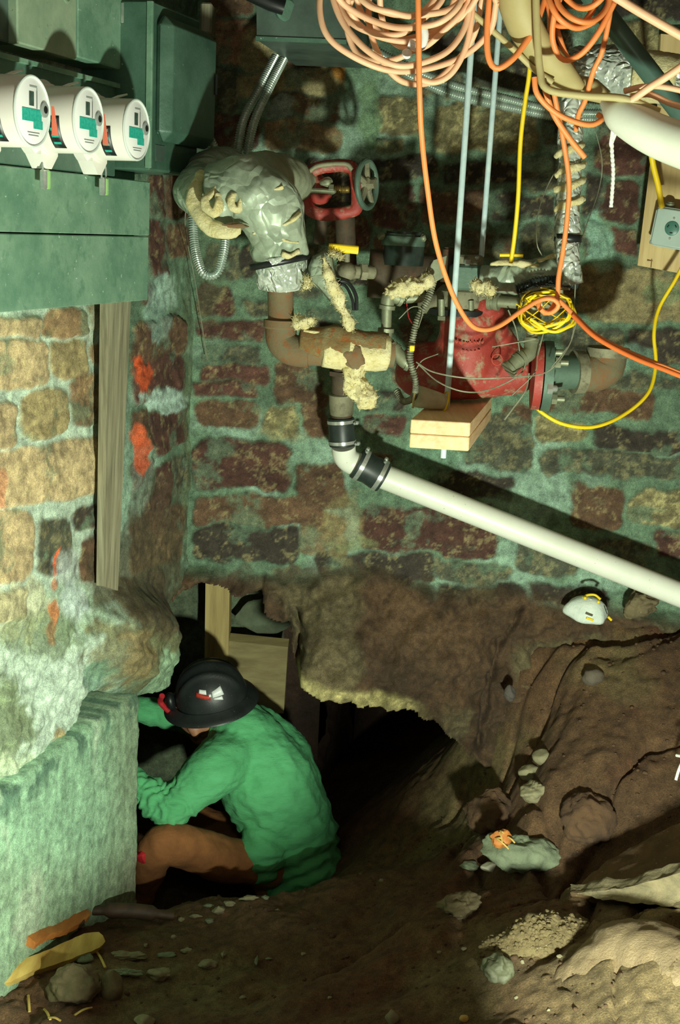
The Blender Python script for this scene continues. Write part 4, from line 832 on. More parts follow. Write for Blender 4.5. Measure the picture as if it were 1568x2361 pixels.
fluff([(748, 595, 2.93), (760, 640, 2.93), (780, 690, 2.94), (802, 735, 2.95), (806, 755, 2.955)], [.008, .009, .013, .012, .010], 8, None, 'fibre', parent=fs, amp=.006)
fluff([(765, 585, 2.95), (785, 592, 2.96)], [.008, .008], 9, None, 'fibre', parent=fs, amp=.006); fluff([(706, 640, 2.95), (712, 655, 2.95), (703, 662, 2.95)], [.007, .009, .006], 10, None, 'fibre', parent=fs, amp=.006)
sv = thing('ball_valve', 'small dusty ball valve with a yellow lever beside the torn foil', 'valve', P(790, 620, 3.0))
g = G(); g.cyl(P(780, 625, 3.0), P(860, 628, 3.05), .016, n=20); g.ell(P(800, 626, 3.0), .022); g.lathe(P(830, 627, 3.02), (1, .3, 0), [(0, .021), (.015, .021)], 6); obj('body', g, M_DUST, sv)
g = G(); g.cyl(P(800, 612, 3.0), P(800, 580, 3.0), .007, n=12); obj('stem', g, M_DUST, sv)
g = G(); g.tube(catmull([P(758, 571, 2.97), P(775, 572, 2.97), P(826, 577, 2.98)], 5), .0042, 8, sy=2.2); obj('lever', g, M_YELLOW, sv, label='yellow lever')
g = G(); g.tube(catmull([P(768, 648, 2.98), P(800, 650, 2.98), P(820, 680, 2.98), P(822, 715, 2.985)], 6), .0045, 8); g.tube(catmull([P(766, 656, 2.98), P(795, 658, 2.98), P(812, 690, 2.98), P(815, 715, 2.985)], 6), .0035, 8); obj('cable_tail', g, M_BLACK, sv)
# ---- gate valve with hand wheel
gv = thing('gate_valve', 'red gate valve with an open yoke frame on the lagged pipe', 'valve', P(750, 470, 3.2))
g = G(); limb(g, [P(672, 420, 3.26), P(700, 425, 3.24), P(735, 440, 3.22)], [.052, .048, .036], 20); v, n_, f = blob(g, .005, 2); obj('body', (v, f), M_REDP, gv, smooth=180)
yk = [(702, 405), (735, 388), (792, 382), (818, 398), (824, 470), (806, 488), (740, 494), (706, 470)]
g = G(); pts = [P(x, y, 3.20) for x, y in yk]; c = catmull(pts+[pts[0]], 6); g.tube(c, .0125, 10, sy=1.3, caps=False); obj('yoke', g, M_REDP, gv, smooth=60)
g = G(); c = catmull([P(708, 400, 3.17), P(735, 382, 3.17), P(795, 378, 3.17), P(812, 392, 3.17)], 6); g.tube(c, .006, 8); obj('yoke_top_edge', g, M_DUST, gv, smooth=60)
g = G(); q, t = resample([P(742, 437, 3.20), P(806, 437, 3.20)], .0012); g.tube(q, .0085+.0014*np.sin(t*2*math.pi/.0045), 12); obj('threaded_stem', g, mat('brass', S(170, 150, 90), S(130, 112, 64), 30, .4, .7), gv)
g = G(); g.cbox(P(735, 440, 3.17), (.085, .010, .012)); g.lathe(P(758, 437, 3.18), (1, 0, 0), [(0, .014), (.012, .014)], 6); g.rock(P(752, 420, 3.18), (.018, .01, .012), 8); obj('packing_gland', g, M_GALV, gv)
hw = P(846, 425, 3.20); wx = nrm(np.array([.90, -.42, .05])); 
g = G(); g.torus(hw, wx, .056, .0075, 40, 10); obj('hand_wheel', g, M_TEALM, gv)
hwo = bpy.data.objects['hand_wheel']
g = G(); u, v_, _ = frame_of(wx)
for k in range(5): t = k*2*math.pi/5+.3; g.tube([hw, hw+.055*(math.cos(t)*u+math.sin(t)*v_)], [.009, .006], 8)
g.lathe(hw-wx*.008, wx, [(0, .018), (.016, .018), (.02, .012), (.03, .012)], 6); obj('spokes', g, M_DUST, hwo)
g = G(); g.cyl(P(812, 435, 3.2), hw, .008, n=12); obj('spindle', g, M_DUST, gv)
# supply pipes hidden in shade behind the valve
g = G(); g.cyl(P(795, 495, 3.36), P(800, 620, 3.36), .026, n=20); g.cyl(P(745, 490, 3.3), P(735, 560, 3.32), .016, n=16); obj('iron_drop_pipe', g, M_RUSTD, None, 'dark iron pipe going down behind the red gate valve', 'pipe')
# ---- big main with capped cleanout
M_CAPD = mat('dark_cap', S(60, 74, 66), S(40, 50, 46), 20, .3, .2)
mn = thing('pipe_main', 'large dark brown iron main with a clamped round cap on top', 'pipe', P(930, 640, 3.3))
g = G(); g.cyl(P(850, 630, 3.34), P(1060, 645, 3.34), .062, n=36); obj('main_pipe', g, M_RUSTD, mn)
g = G(); g.lathe(P(930, 612, 3.30), UP, [(0, .052), (.055, .052), (.055, .048), (.085, .048)], 36); obj('branch_neck', g, M_CAPD, mn)
g = G(); g.lathe(P(930, 556, 3.30), UP, [(-.012, .050), (-.012, .056), (.012, .056), (.012, .050), (.018, .050), (.020, .001)], 36); obj('cap_clamp', g, M_TEALM, mn)
g = G(); g.rock(P(880, 545, 3.27), (.010, .008, .010), 2); g.rock(P(976, 548, 3.27), (.010, .008, .010), 3); obj('clamp_bolts', g, M_GALV, mn)
# ---- red pressure valve assembly
rv = thing('alarm_valve', 'big red cast valve body with a grey bolted cover above the lumber blocks', 'valve', P(1080, 900, 3.08))
g = G(); Yv = 3.20
g.lathe(P(1083, 715, Yv), -UP, [(0, .070), (.02, .082), (.055, .080), (.085, .088), (.12, .085), (.16, .080), (.2, .05)], 40, sy=.9)
limb(g, [P(965, 860, Yv+.02), P(1060, 858, Yv), P(1190, 855, Yv+.02)], [.062, .072, .060], 24); g.ell(P(1000, 850, Yv+.03), (.10, .08, .07)); limb(g, [P(1100, 730, Yv), P(1150, 790, Yv+.03), P(1160, 840, Yv+.02)], [.05, .045, .06], 16)
limb(g, [P(1115, 715, Yv-.03), P(1150, 735, Yv-.01)], [.038, .03], 16)
v, n_, f = blob(g, .006, 3); v = v+n_*(.0015*fbm(v, 30, 3, 4))[:, None]; body = obj('valve_body', (v, f), M_REDP, rv, smooth=180)
# raised casting letters and ring on the body
M_CAST = mat('worn_cast_letters', S(196, 70, 58), S(170, 90, 76), 60, .55)
def stroke(pts, r=.0018, nm='cast_lettering', mt=M_CAST):
    g = G()
    for s_ in pts: g.tube(catmull([P(x, y, Yl) for x, y, Yl in s_], 4) if len(s_) > 2 else [P(x, y, Yl) for x, y, Yl in s_], r, 6)
    return obj(nm, g, mt, body)
Yl = Yv-.088
stroke([[(1050+k*8.5+(k%3), 786+(k*5%4), Yl), (1053+k*8.5, 790+(k*3%5), Yl), (1055+k*8.5, 786+(k*7%6), Yl)] for k in range(8)]+[[(1066+k*9, 806+(k*5%4), Yl), (1071+k*9, 808+(k*3%4), Yl)] for k in range(5)])
g = G(); g.torus(P(1146, 829, Yv-.072), (.25, -1, .1), .0135, .0015, 28, 6); obj('cast_ring', g, M_CAST, body)
g = G(); c = P(1060, 722, Yv); g.lathe(c-UP*.004, UP, [(0, .076), (0, .085), (.014, .085), (.014, .07)], 40); obj('gasket_ring', g, M_BLACK, rv)
g = G(); g.lathe(c+UP*.010, UP, [(0, .074), (.01, .078), (.045, .072), (.06, .055)], 32, sy=.85); obj('cover', g, M_DUST, rv)
g = G(); limb(g, [P(985, 700, Yv), P(1040, 695, Yv-.03), P(1120, 690, Yv-.02), P(1150, 698, Yv)], [.026, .034, .032, .018], 18); v, n_, f = blob(g, .005, 2); obj('cross_arm', (v, f), M_DUST, rv, smooth=180)
g = G(); g.cbox(P(1075, 640, Yv-.03), (.085, .080, .062), b=.006); obj('actuator_block', g, M_TEALM, rv)
g = G(); g.cbox(P(1080, 602, Yv-.03), (.070, .060, .03), b=.005); obj('actuator_cap', g, M_DUST, rv)
g = G(); g.cbox(P(1078, 604, Yv-.068), (.016, .012, .016), b=.003); g.cbox(P(1100, 594, Yv-.068), (.010, .010, .010), b=.003); obj('cap_bolts', g, M_CHROME, rv)
g = G(); g.cyl(P(1035, 575, Yv), P(1032, 650, Yv), .016, .020, 20); g.lathe(P(1035, 580, Yv), UP, [(0, .013), (.010, .013)], 12); obj('bleed_pipe', g, M_RUSTD, rv)
g = G(); g.prism([P(1000, 600, 3.06), P(1030, 590, 3.06), P(1022, 640, 3.06), P(1005, 650, 3.06), P(985, 625, 3.06)], (0, .006, .0)); obj('name_tag', g, M_CLOTH, rv)
for (x, y0, y1) in ((1018, 690, 728), (1085, 693, 732)):
    g = G(); g.cyl(P(x, y0, Yv-.07), P(x, y1, Yv-.07), .0085, n=14); g.lathe(P(x, y1, Yv-.07)-UP*.001, -UP, [(0, .0105), (.010, .0105)], 6); obj('cover_bolt', g, M_GALV, rv)
# flanges at the far end
fl = thing('pipe_flange', 'pair of upright bolted flanges, one red and one grey, beside the red valve', 'pipe flange', P(1240, 930, 3.08))
fx = nrm(np.array([.995, -.07, 0])); fc = P(1228, 865, 3.10)
g = G(); g.lathe(fc, fx, [(0, .084), (.020, .084)], 48); obj('red_flange', g, M_REDP, fl); g = G(); g.lathe(fc+fx*.023, fx, [(0, .086), (.022, .086)], 48); obj('grey_flange', g, M_TEALM, fl)
for t in (-.6, .9, 2.4): 
    g = G(); e = np.array([0, math.cos(t+1.6), math.sin(t+1.6)])*.066; e = e-np.array([0, .0, 0]); g.lathe(fc+e+fx*.044, fx, [(0, .014), (.013, .014)], 6); g.cyl(fc+e+fx*.05, fc+e+fx*.075, .008, n=12); obj('flange_bolt', g, M_GALV, fl)
g = G(); g.lathe(P(1262, 895, 3.02), fx, [(0, .014), (.013, .014)], 6); g.cyl(P(1262, 895, 3.02), P(1282, 896, 3.03), .008, n=12); obj('flange_bolt', g, M_CHROME, fl, label='bright bolt head')
el = thing('iron_elbow', 'large rusty threaded iron elbow pointing up beyond the flanges', 'pipe elbow', P(1390, 880, 3.2))
g = G(); g.cyl(P(1262, 858, 3.14), P(1345, 858, 3.17), .042, n=32); obj('nipple', g, M_TEALM, el)
g = G(); g.lathe(P(1322, 858, 3.165), P(1345, 858, 3.17)-P(1322, 858, 3.165), [(0, .044), (0, .054), (.026, .054)], 36); obj('socket_band', g, M_DUST, el)
g = G(); g.tube(catmull([P(1342, 858, 3.17), P(1368, 858, 3.17), P(1396, 842, 3.17), P(1402, 800, 3.17)], 8), [.048]*9+[.050]*8+[.048]*8, 32); obj('bend', g, M_RUST, el, smooth=60)
g = G(); g.lathe(P(1401, 822, 3.17), UP, [(0, .049), (0, .0535), (.022, .0535), (.024, .044), (.016, .040), (.016, .001)], 36); obj('socket_band', g, M_DUST, el)
# ---- trim piping of the valve
def trim(name, label, segs, fits, r, mt=M_GALV, rf=None):
    t = thing(name, label, 'pipe', P(*segs[0][0])); rf = rf or r*1.32
    for s_ in segs: g = G(); g.tube(catmull([P(*q) for q in s_], 6), r, 18); obj('pipe_run', g, mt, t, smooth=60)
    for s_ in fits:
        c = catmull([P(*q) for q in s_], 6); g = G(); g.tube(c, rf, 20); 
        for e, d in ((c[0], c[0]-c[1]), (c[-1], c[-1]-c[-2])): g.lathe(e-nrm(d)*.008, d, [(0, rf), (0, rf+.003), (.009, rf+.003), (.009, r)], 22)
        obj('fitting', g, mt, t, smooth=60)
    return t
trim('trim_pipe', 'galvanised trim pipe looping down beside the dark flexible conduit', [[(980, 685, 3.04), (930, 688, 3.03)], [(892, 700, 3.02), (890, 770, 3.02)], [(915, 810, 3.01), (940, 838, 3.0)]], [[(925, 688, 3.03), (898, 682, 3.02), (892, 712, 3.02)], [(890, 758, 3.02), (889, 785, 3.02), (906, 806, 3.01)], [(908, 806, 3.01), (932, 832, 3.0), (944, 838, 3.0)]], .0125)
trim('trim_pipe', 'galvanised trim pipe with a tee and elbow between valve and flanges', [[(1130, 694, 3.03), (1210, 700, 3.0)], [(1228, 730, 3.0), (1226, 795, 3.0)], [(1210, 815, 2.99), (1172, 850, 2.97)]], [[(1128, 694, 3.03), (1150, 696, 3.02)], [(1200, 699, 3.0), (1258, 700, 3.0)], [(1230, 700, 3.0), (1228, 738, 3.0)], [(1227, 785, 3.0), (1222, 812, 2.99), (1200, 828, 2.98)], [(1198, 829, 2.98), (1172, 852, 2.97)]], .0135)
dv_ = thing('drain_valve', 'little dusty hand valve inside the yellow cord bundle', 'valve', P(1300, 700, 2.98))
g = G(); limb(g, [P(1262, 700, 2.98), P(1295, 700, 2.97), P(1315, 712, 2.96), P(1318, 728, 2.96)], [.012, .017, .012, .011], 14); v, n_, f = blob(g, .004, 1); obj('body', (v, f), M_DUST, dv_, smooth=180)
g = G(); g.cyl(P(1294, 690, 2.97), P(1294, 665, 2.97), .005, n=10); obj('stem', g, M_GALV, dv_); g = G(); g.lathe(P(1294, 668, 2.97), UP, [(0, .022), (.005, .022)], 7); obj('handle', g, M_DUST, dv_)
fluff([(900, 672, 3.0), (935, 662, 3.0), (975, 655, 3.0)], [.022, .026, .022], 31, 'big pale yellow tuft on the galvanised trim pipe elbow')
fluff([(1100, 662, 3.02), (1128, 672, 3.0)], [.012, .013], 33, 'small yellow tuft tucked against the valve block')
# foil wrapped branch across
br = thing('lagged_branch', 'crumpled foil-wrapped branch pipe running between the valve and the riser', 'pipe', P(1200, 630, 3.1))
obj('foil_wrap', wrapmesh([(1110, 640, 3.12), (1180, 640, 3.10), (1250, 630, 3.08), (1320, 622, 3.06)], [.030, .036, .036, .038], 40, .007), M_FOIL, br, smooth=180)
g = G(); q, t = resample(catmull([P(1190, 668, 3.03), P(1240, 650, 3.02), P(1290, 648, 3.02), P(1330, 656, 3.03)], 10), .0016); g.tube(q, .012*(1+.14*np.sin(t*2*math.pi/.007)), 10); obj('black_conduit', g, M_RUBBER, br)
lip([(1130, 608, 3.07), (1180, 606, 3.06), (1240, 616, 3.04)], .010, 44, br, name='fibre'); lip([(1240, 600, 3.05), (1290, 590, 3.04), (1330, 585, 3.03)], .009, 45, br, name='fibre')
# ---- foil riser
ri = thing('lagged_riser', 'upright foil-wrapped pipe spiralled with yellow insulation and a black band', 'pipe', P(1312, 640, 3.0))
obj('foil_wrap', wrapmesh([(1322, 180, 3.02), (1315, 290, 3.02), (1312, 420, 3.02), (1308, 540, 3.02), (1312, 600, 3.0), (1318, 655, 3.0)], [.034, .028, .027, .029, .028, .026], 50, .003), M_FOIL2, ri, smooth=180)
for i, (y, hgt) in enumerate(((345, 16), (390, 14), (428, 16), (470, 15))):
    c0_ = P(1313-i*.5, y, 3.02); hs = [c0_+UP*(-.015+.030*t)+.031*np.array([math.cos(math.pi*(1.05+.9*t)), math.sin(math.pi*(1.05+.9*t)), 0]) for t in np.linspace(0, 1, 9)]
    c, t = resample(catmull(hs, 6), .003); g = G(); g.tube(c, .009*(.6+.4*np.sin(np.pi*np.linspace(.05, .95, len(c)))), 10); v = np.array(g.v); v = v+.004*np.stack([fbm(v, 50, 3, 60+i*3+k) for k in range(3)], 1); g.v = [tuple(x) for x in v]; obj('insulation_spiral', g, M_FIBRE, ri, smooth=180)
g = G(); g.lathe(P(1309, 558, 3.02), UP, [(0, .0325), (.018, .0325)], 36, caps=False); o = obj('black_band', g, M_BLACK, ri); o.modifiers.new('t', 'SOLIDIFY').thickness = .002
# ---- lumber blocks on the rod
def lumber(pa, label, z0, z1):
    (ax_, ay_), (bx_, by_), (cx_, cy_), (dx_, dy_) = pa
    return None
f0 = P(947, 966, 2.86); f1 = P(1085, 974, 2.84); fw = f1-f0; bk = P(1136, 904, 3.36)-f1; bk[2] = 0; fw = fw-np.array([0, 0, 0])
for k, lab in enumerate(('upper of two fresh lumber offcuts stacked on the hanging rod', 'lower of two fresh lumber offcuts stacked on the hanging rod')):
    g = G(); p0 = f0-UP*(.0335*k+.0005); q = [p0, p0+fw, p0+fw+bk, p0+bk]; ax3 = (nrm(fw), nrm(bk), UP); c = np.mean(q, 0)-UP*.0185
    u_ = nrm(fw); b_ = nrm(bk); 
    vs = []; g.prism([x for x in q][::-1], -UP*.0328); o = obj('lumber_offcut', g, M_LUMB, None, lab, 'lumber block', 'lumber blocks on the rod'); b = o.modifiers.new('b', 'BEVEL'); b.width = .003; b.segments = 2
Yr = 2.95
g = G(); a = P(1098, -60, 3.12); b = P(1022, 1056, 3.08); q, t = resample([a, b], .0012) if False else ([a, b], None); g.tube([a, (a+b)/2, b], .0075, 16)
rd = obj('threaded_rod', g, M_ROD, None, 'bright steel rod hanging down through the lumber blocks', 'rod', 'steel hanger rods', loc=tuple((a+b)/2))
g = G(); a = P(1160, -60, 3.22); b = P(1110, 592, 3.20); g.tube([a, (a+b)/2, b], .0068, 16); obj('threaded_rod', g, M_ROD, None, 'second steel hanger rod, ending behind the red valve', 'rod', 'steel hanger rods', loc=tuple((a+b)/2))
sp = thing('cup_shaped_fitting', 'dusty grey cup-shaped cap in a yellow band resting on the lumber', 'pipe fitting', P(990, 940, 3.16))
g = G(); g.lathe(P(962, 914, 3.02), P(1046, 932, 3.04)-P(962, 914, 3.02), [(0, .022), (0, .0265), (.008, .0265), (.04, .023), (.062, .020), (.078, .015), (.080, .001)], 28); obj('cap_body', g, mat('dusty_cap', S(206, 200, 172), S(176, 170, 140), 30, .7), sp)
g = G(); g.torus(P(1026, 926, 3.03), P(1046, 932, 3.04)-P(962, 914, 3.02), .024, .0022, 30, 8); obj('yellow_ring', g, M_YELLOW, sp)
cord('yellow_band', [(962, 880, 3.0), (955, 912, 2.96), (952, 940, 2.93)], .0028, M_TAN, 'thin olive strap hanging over the edge of the lumber block', 'strap')
# ---- flexible metal conduits
A_ = 'armoured cables in flexible steel'
flex('armoured_cable', [(636, 130, 3.42), (600, 200, 3.36), (560, 280, 3.32), (544, 380, 3.30)], .0105, 'outer of two steel armoured cables dropping from the dark hanging box', group=A_)
flex('armoured_cable', [(654, 136, 3.42), (622, 200, 3.36), (585, 285, 3.32), (566, 380, 3.30)], .0105, 'inner of two steel armoured cables dropping from the dark hanging box', group=A_)
flex('armoured_cable', [(474, 300, 3.3), (488, 330, 3.28), (515, 372, 3.28)], .0105, 'short steel cable leaving the switch box towards the lagged pipe', group=A_)
flex('armoured_cable', [(443, 440, 3.30), (448, 560, 3.26), (468, 628, 3.22), (500, 630, 3.22), (516, 580, 3.24), (520, 520, 3.28)], .0105, 'steel armoured cable hanging in a U loop under the switch box', group=A_)
flex('armoured_cable', [(855, 112, 3.38), (930, 150, 3.40), (1040, 195, 3.44), (1180, 232, 3.48), (1290, 258, 3.50), (1388, 262, 3.50)], .0115, 'upper of two long steel cables crossing behind the hanger rods', group=A_)
flex('armoured_cable', [(858, 128, 3.38), (935, 170, 3.40), (1045, 218, 3.44), (1180, 248, 3.48), (1290, 270, 3.50), (1388, 276, 3.50)], .0115, 'lower of two long steel cables crossing behind the hanger rods', group=A_)
M_FLEXG = mat('grey_flex', S(150, 154, 130), S(84, 84, 70), 60, .6, .3)
flex('ribbed_conduit', [(1000, 648, 3.02), (986, 690, 3.0), (962, 740, 2.98), (950, 790, 2.97), (946, 830, 2.96), (958, 880, 2.96), (954, 915, 2.98), (930, 925, 3.02), (915, 900, 3.05)], .0072, 'ribbed grey conduit curling down past the trim pipe to the lumber', M_FLEXG, .0058, .22, cat='conduit')
flex('ribbed_conduit', [(800, 768, 3.02), (840, 770, 3.03), (875, 776, 3.04)], .0042, 'short thin ribbed conduit lying on the yellow pipe insulation', M_FLEXG, .0048, .25, cat='conduit')
g = G(); g.cbox(P(950, 803, 2.955), (.012, .010, .014), b=.002); obj('wire_clip', g, M_YELLOW, None, 'tiny yellow clip on the ribbed grey conduit', 'clip')
# ---- thin wires
WR = 'thin loose wires round the red valve'
for k, (pts, lab, r) in enumerate([
 ([(960, 835, 2.97), (1000, 858, 2.95), (1080, 872, 2.93), (1170, 870, 2.93), (1260, 858, 2.94), (1310, 800, 2.97), (1330, 740, 3.0)], 'thin grey wire sagging straight across the red valve body', .0018),
 ([(965, 840, 2.97), (1010, 880, 2.95), (1070, 903, 2.93), (1130, 898, 2.93), (1200, 862, 2.95), (1215, 820, 2.97)], 'lowest sagging grey wire in front of the red valve', .0018),
 ([(960, 850, 2.98), (975, 830, 2.97), (1010, 816, 2.99)], 'short curled wire end beside the ribbed conduit', .0013),
 ([(1220, 860, 2.95), (1212, 900, 2.95), (1180, 945, 2.95), (1163, 968, 2.95)], 'pale stiff wire hanging below the trim pipe elbow', .0022),
 ([(1135, 800, 2.98), (1180, 792, 2.97), (1235, 782, 2.97)], 'fine wire stretched between the red body and the trim pipe', .0012),
 ([(1172, 715, 2.99), (1190, 760, 2.98), (1198, 810, 2.97)], 'pale wire dropping behind the galvanised tee', .0018),
 ([(1250, 590, 3.0), (1238, 560, 3.0), (1240, 495, 3.05), (1262, 430, 3.1), (1290, 380, 3.1)], 'thin dark wire tail hanging left of the foil riser'.replace('left of', 'beside'), .0013),
 ([(1370, 290, 3.2), (1388, 370, 3.2), (1380, 440, 3.2), (1345, 540, 3.1), (1330, 600, 3.02), (1325, 690, 3.0), (1318, 780, 2.98), (1270, 850, 2.98)], 'long fine wire drooping beside the foil riser to the flanges', .0012),
 ([(1255, 760, 2.98), (1240, 820, 2.96), (1232, 860, 2.95), (1180, 912, 2.94)], 'grey wire trailing down from the yellow cord bundle', .0016),
 ([(450, 330, 3.2), (440, 420, 3.25), (427, 520, 3.3), (450, 650, 3.5), (478, 830, 3.56)], 'very thin pale wire hanging down the stone corner', .0011),
 ([(938, 700, 3.0), (942, 730, 2.99), (950, 745, 2.98)], 'short red wire beside the ribbed conduit', .0014),
 ([(920, 735, 3.0), (950, 708, 2.98), (975, 715, 2.97), (965, 755, 2.97)], 'little looped grey wire behind the ribbed conduit', .0013)]):
    cord('loose_wire', pts, r, M_RED if 'red wire' in lab else M_WIRE, lab, 'wire', WR, 6)
# ---- yellow cord bundle on the trim pipe
yb_ = thing('yellow_cord_bundle', 'tangled bundle of flat yellow cord looped round the trim pipe', 'cord', P(1265, 720, 2.95))
rnd = random.Random(5)
for k in range(7):
    cx_, cy_ = 1262+rnd.uniform(-12, 12), 714+rnd.uniform(-6, 6); rx, ry = rnd.uniform(48, 66), rnd.uniform(36, 50); ph = rnd.uniform(0, 6.28); tl = rnd.uniform(-.35, .35)
    pts = [(cx_+rx*math.cos(t+ph)+tl*ry*math.sin(t+ph), cy_+ry*math.sin(t+ph)+rnd.uniform(-5, 5), 2.95+.035*math.cos(t*1+k)) for t in np.linspace(0, 2*math.pi*.93, 12)]
    g = G(); c, _ = resample(catmull([P(*q) for q in pts], 8), .006); g.tube(c, .0034, 8, sy=.5); obj('cord_loop', g, M_YELLOW, yb_, smooth=60)
for (x0, y0, x1, y1) in ((1190, 700, 1290, 760), (1215, 690, 1315, 745), (1240, 762, 1318, 700), (1200, 745, 1270, 690)):
    g = G(); g.tube(catmull([P(x0, y0, 2.94), P((x0+x1)/2, (y0+y1)/2+4, 2.93), P(x1, y1, 2.94)], 6), .0034, 8, sy=.5); obj('cord_strand', g, M_YELLOW, yb_, smooth=60)
cord('yellow_cable', [(1228, -30, 2.9), (1222, 150, 2.92), (1210, 240, 2.94), (1200, 330, 2.96), (1195, 450, 2.98), (1187, 540, 3.0), (1178, 606, 3.02)], .0052, M_YELLOW, 'yellow cord hanging straight down in front of the dark recess', 'cord', None, 8)
g = G(); g.tube([P(1152, 588, 3.02), P(1180, 588, 3.02), P(1206, 590, 3.02)], .004, 8); obj('yellow_lever', g, M_YELLOW, None, 'small horizontal yellow valve lever under the hanging yellow cord', 'lever')
cord('yellow_cable', [(1486, 210, 3.12), (1490, 270, 3.2), (1498, 330, 3.28), (1506, 380, 3.30), (1518, 430, 3.32), (1526, 478, 3.34)], .0075, M_YELLOW, 'thick yellow cord entering the top of the outlet box', 'cord', None, 10)
cord('yellow_cable', [(1600, 560, 3.3), (1560, 640, 3.3), (1520, 710, 3.3), (1508, 770, 3.28), (1512, 840, 3.26), (1495, 905, 3.22), (1440, 955, 3.18), (1370, 984, 3.14), (1300, 978, 3.12), (1248, 950, 3.12), (1228, 925, 3.14)], .0050, M_YELLOW, 'long yellow cord swooping low across the wall below the iron elbow', 'cord', None, 8)
# ---- plywood and outlet
pw = thing('plywood_board', 'upright plywood backing board carrying the square outlet box', 'board', P(1530, 600, 3.5))
g = G(); g.prism([P(1516, 240, 3.46), P(1640, 240, 3.40), P(1620, 640, 3.40), P(1470, 612, 3.46)], np.array([.004, .019, 0])); obj('panel', g, M_PLYW, pw)
M_KNOT = mat('knot', S(120, 86, 50), None, rough=.8); M_SLOT = mat('black_slot', S(12, 16, 15), None)
g = G(); g.lathe(P(1542, 452, 3.43)+np.array([0, .012, 0]), (0, -1, 0), [(0, .006), (.003, .006)], 14); obj('knot', g, M_KNOT, pw)
g = G(); m_ = P(1500, 600, 3.44); g.box(P(1501, 601, 3.447), (.020, .002, .0022)); g.box(P(1502, 607, 3.446), (.0022, .002, .022)); obj('pencil_mark', g, M_KNOT, pw)
g = G(); g.prism([P(1524, 78, 3.56), P(1660, 90, 3.52), P(1660, 170, 3.52), P(1520, 158, 3.56)], np.array([.0, .019, 0])); o = obj('plywood_scrap', g, M_PLYW, None, 'short plywood piece nailed high on the wall above the outlet board', 'board')
ob = thing('outlet_box', 'square grey steel outlet box with a round locking socket', 'outlet', P(1552, 570, 3.4))
u = nrm(P(1568, 489, 3.36)-P(1510, 480, 3.385)); u[2] *= 1; vv = UP; nn_ = nrm(np.cross(u, vv)); nn_ = nn_ if nn_[1] < 0 else -nn_; vv = np.cross(nn_, u); vv = vv if vv[2] > 0 else -vv
oc = P(1551, 527, 3.385)
g = G(); h = .051; k = .012; poly = [oc+u*a+vv*b for a, b in ((-h+k, -h), (h-k, -h), (h, -h+k), (h, h-k), (h-k, h), (-h+k, h), (-h, h-k), (-h, -h+k))]; g.prism([p-nn_*.040 for p in poly], nn_*.044); M_COVER = mat('outlet_cover', S(186, 206, 196), S(174, 194, 184), 8, .4, .35); obj('box', g, M_COVER, ob)
g = G(); poly = [oc+nn_*.004+u*a+vv*b for a, b in ((-h+.008, -h+.003), (h-.008, -h+.003), (h-.003, -h+.008), (h-.003, h-.008), (h-.008, h-.003), (-h+.008, h-.003), (-h+.003, h-.008), (-h+.003, -h+.008))]; g.prism(poly, nn_*.006); o = obj('cover_plate', g, M_COVER, ob); b = o.modifiers.new('b', 'BEVEL'); b.width = .003; b.segments = 3
g = G(); g.lathe(oc+nn_*.009, nn_, [(0, .0185), (.003, .0185), (.004, .017), (.004, .001)], 36); so = obj('socket', g, mat('socket_green', S(70, 118, 104), None, rough=.4), ob)
g = G()
for t0 in (20, 140, 255):
    tt = [math.radians(t0+j*9) for j in range(5)]; g.tube([oc+nn_*.0135+.0115*(math.cos(t)*u+math.sin(t)*vv) for t in tt], .0014, 6)
obj('blade_slots', g, M_SLOT, so)
for b in (.026, -.026): g = G(); g.lathe(oc+nn_*.010+vv*b, nn_, [(0, .003), (.002, .003)], 12); obj('cover_screw', g, M_CHROME, ob)
for a, b in ((-h+.008, h-.006), (-h+.004, -h+.008)): g = G(); g.lathe(oc+nn_*.004+vv*b+u*a, nn_, [(0, .005), (.002, .005)], 12); obj('corner_screw', g, M_CHROME, ob)
g = G(); g.lathe(oc+vv*h-u*.022-nn_*.018, vv, [(0, .013), (.010, .013), (.010, .010), (.014, .010)], 20); obj('cable_clamp', g, M_GALV, ob)
# ---- ducts and pipes overhead
td = thing('tan_duct', 'thick tan taped duct slanting down from the ceiling across the orange coil', 'duct', P(1240, 100, 2.7))
g = G(); c, _ = resample(catmull([P(1180, -80, 2.62), P(1195, 20, 2.64), P(1240, 110, 2.68), (P(1325, 205, 2.74))], 12), .01); g.tube(c, np.interp(np.linspace(0, 1, len(c)), [0, .8, 1], [.040, .036, .026]), 24, sy=.8); obj('duct_run', g, M_TAN, td, smooth=60)
g = G(); c, _ = resample(catmull([P(1320, 190, 2.76), P(1360, 205, 2.76), P(1400, 225, 2.75)], 10), .01); g.tube(c, np.interp(np.linspace(0, 1, len(c)), [0, .5, 1], [.022, .034, .020]), 20, sy=.7); obj('duct_joint', g, M_TAN, td, smooth=60)
g = G(); c, _ = resample(catmull([P(1400, 232, 2.62), P(1450, 275, 2.58), P(1520, 315, 2.55), P(1620, 350, 2.52)], 12), .01); g.tube(c, np.interp(np.linspace(0, 1, len(c)), [0, .2, 1], [.018, .040, .050]), 28, sy=.9); obj('white_duct', g, M_LDUCT, None, 'bright white taped duct at the picture edge above the outlet board', 'duct', smooth=60)
a = P(1325, -60, 2.84); b = P(1600, 300, 2.78); g = G(); g.cyl(a, b, .0215, n=24); obj('green_pipe', g, M_GRNP, None, 'straight dark green pipe slanting across the overhead tangle', 'pipe', loc=tuple((a+b)/2))
hd = thing('foil_duct', 'crinkled shiny foil duct running level near the ceiling beside the riser', 'duct', P(1450, 190, 3.1))
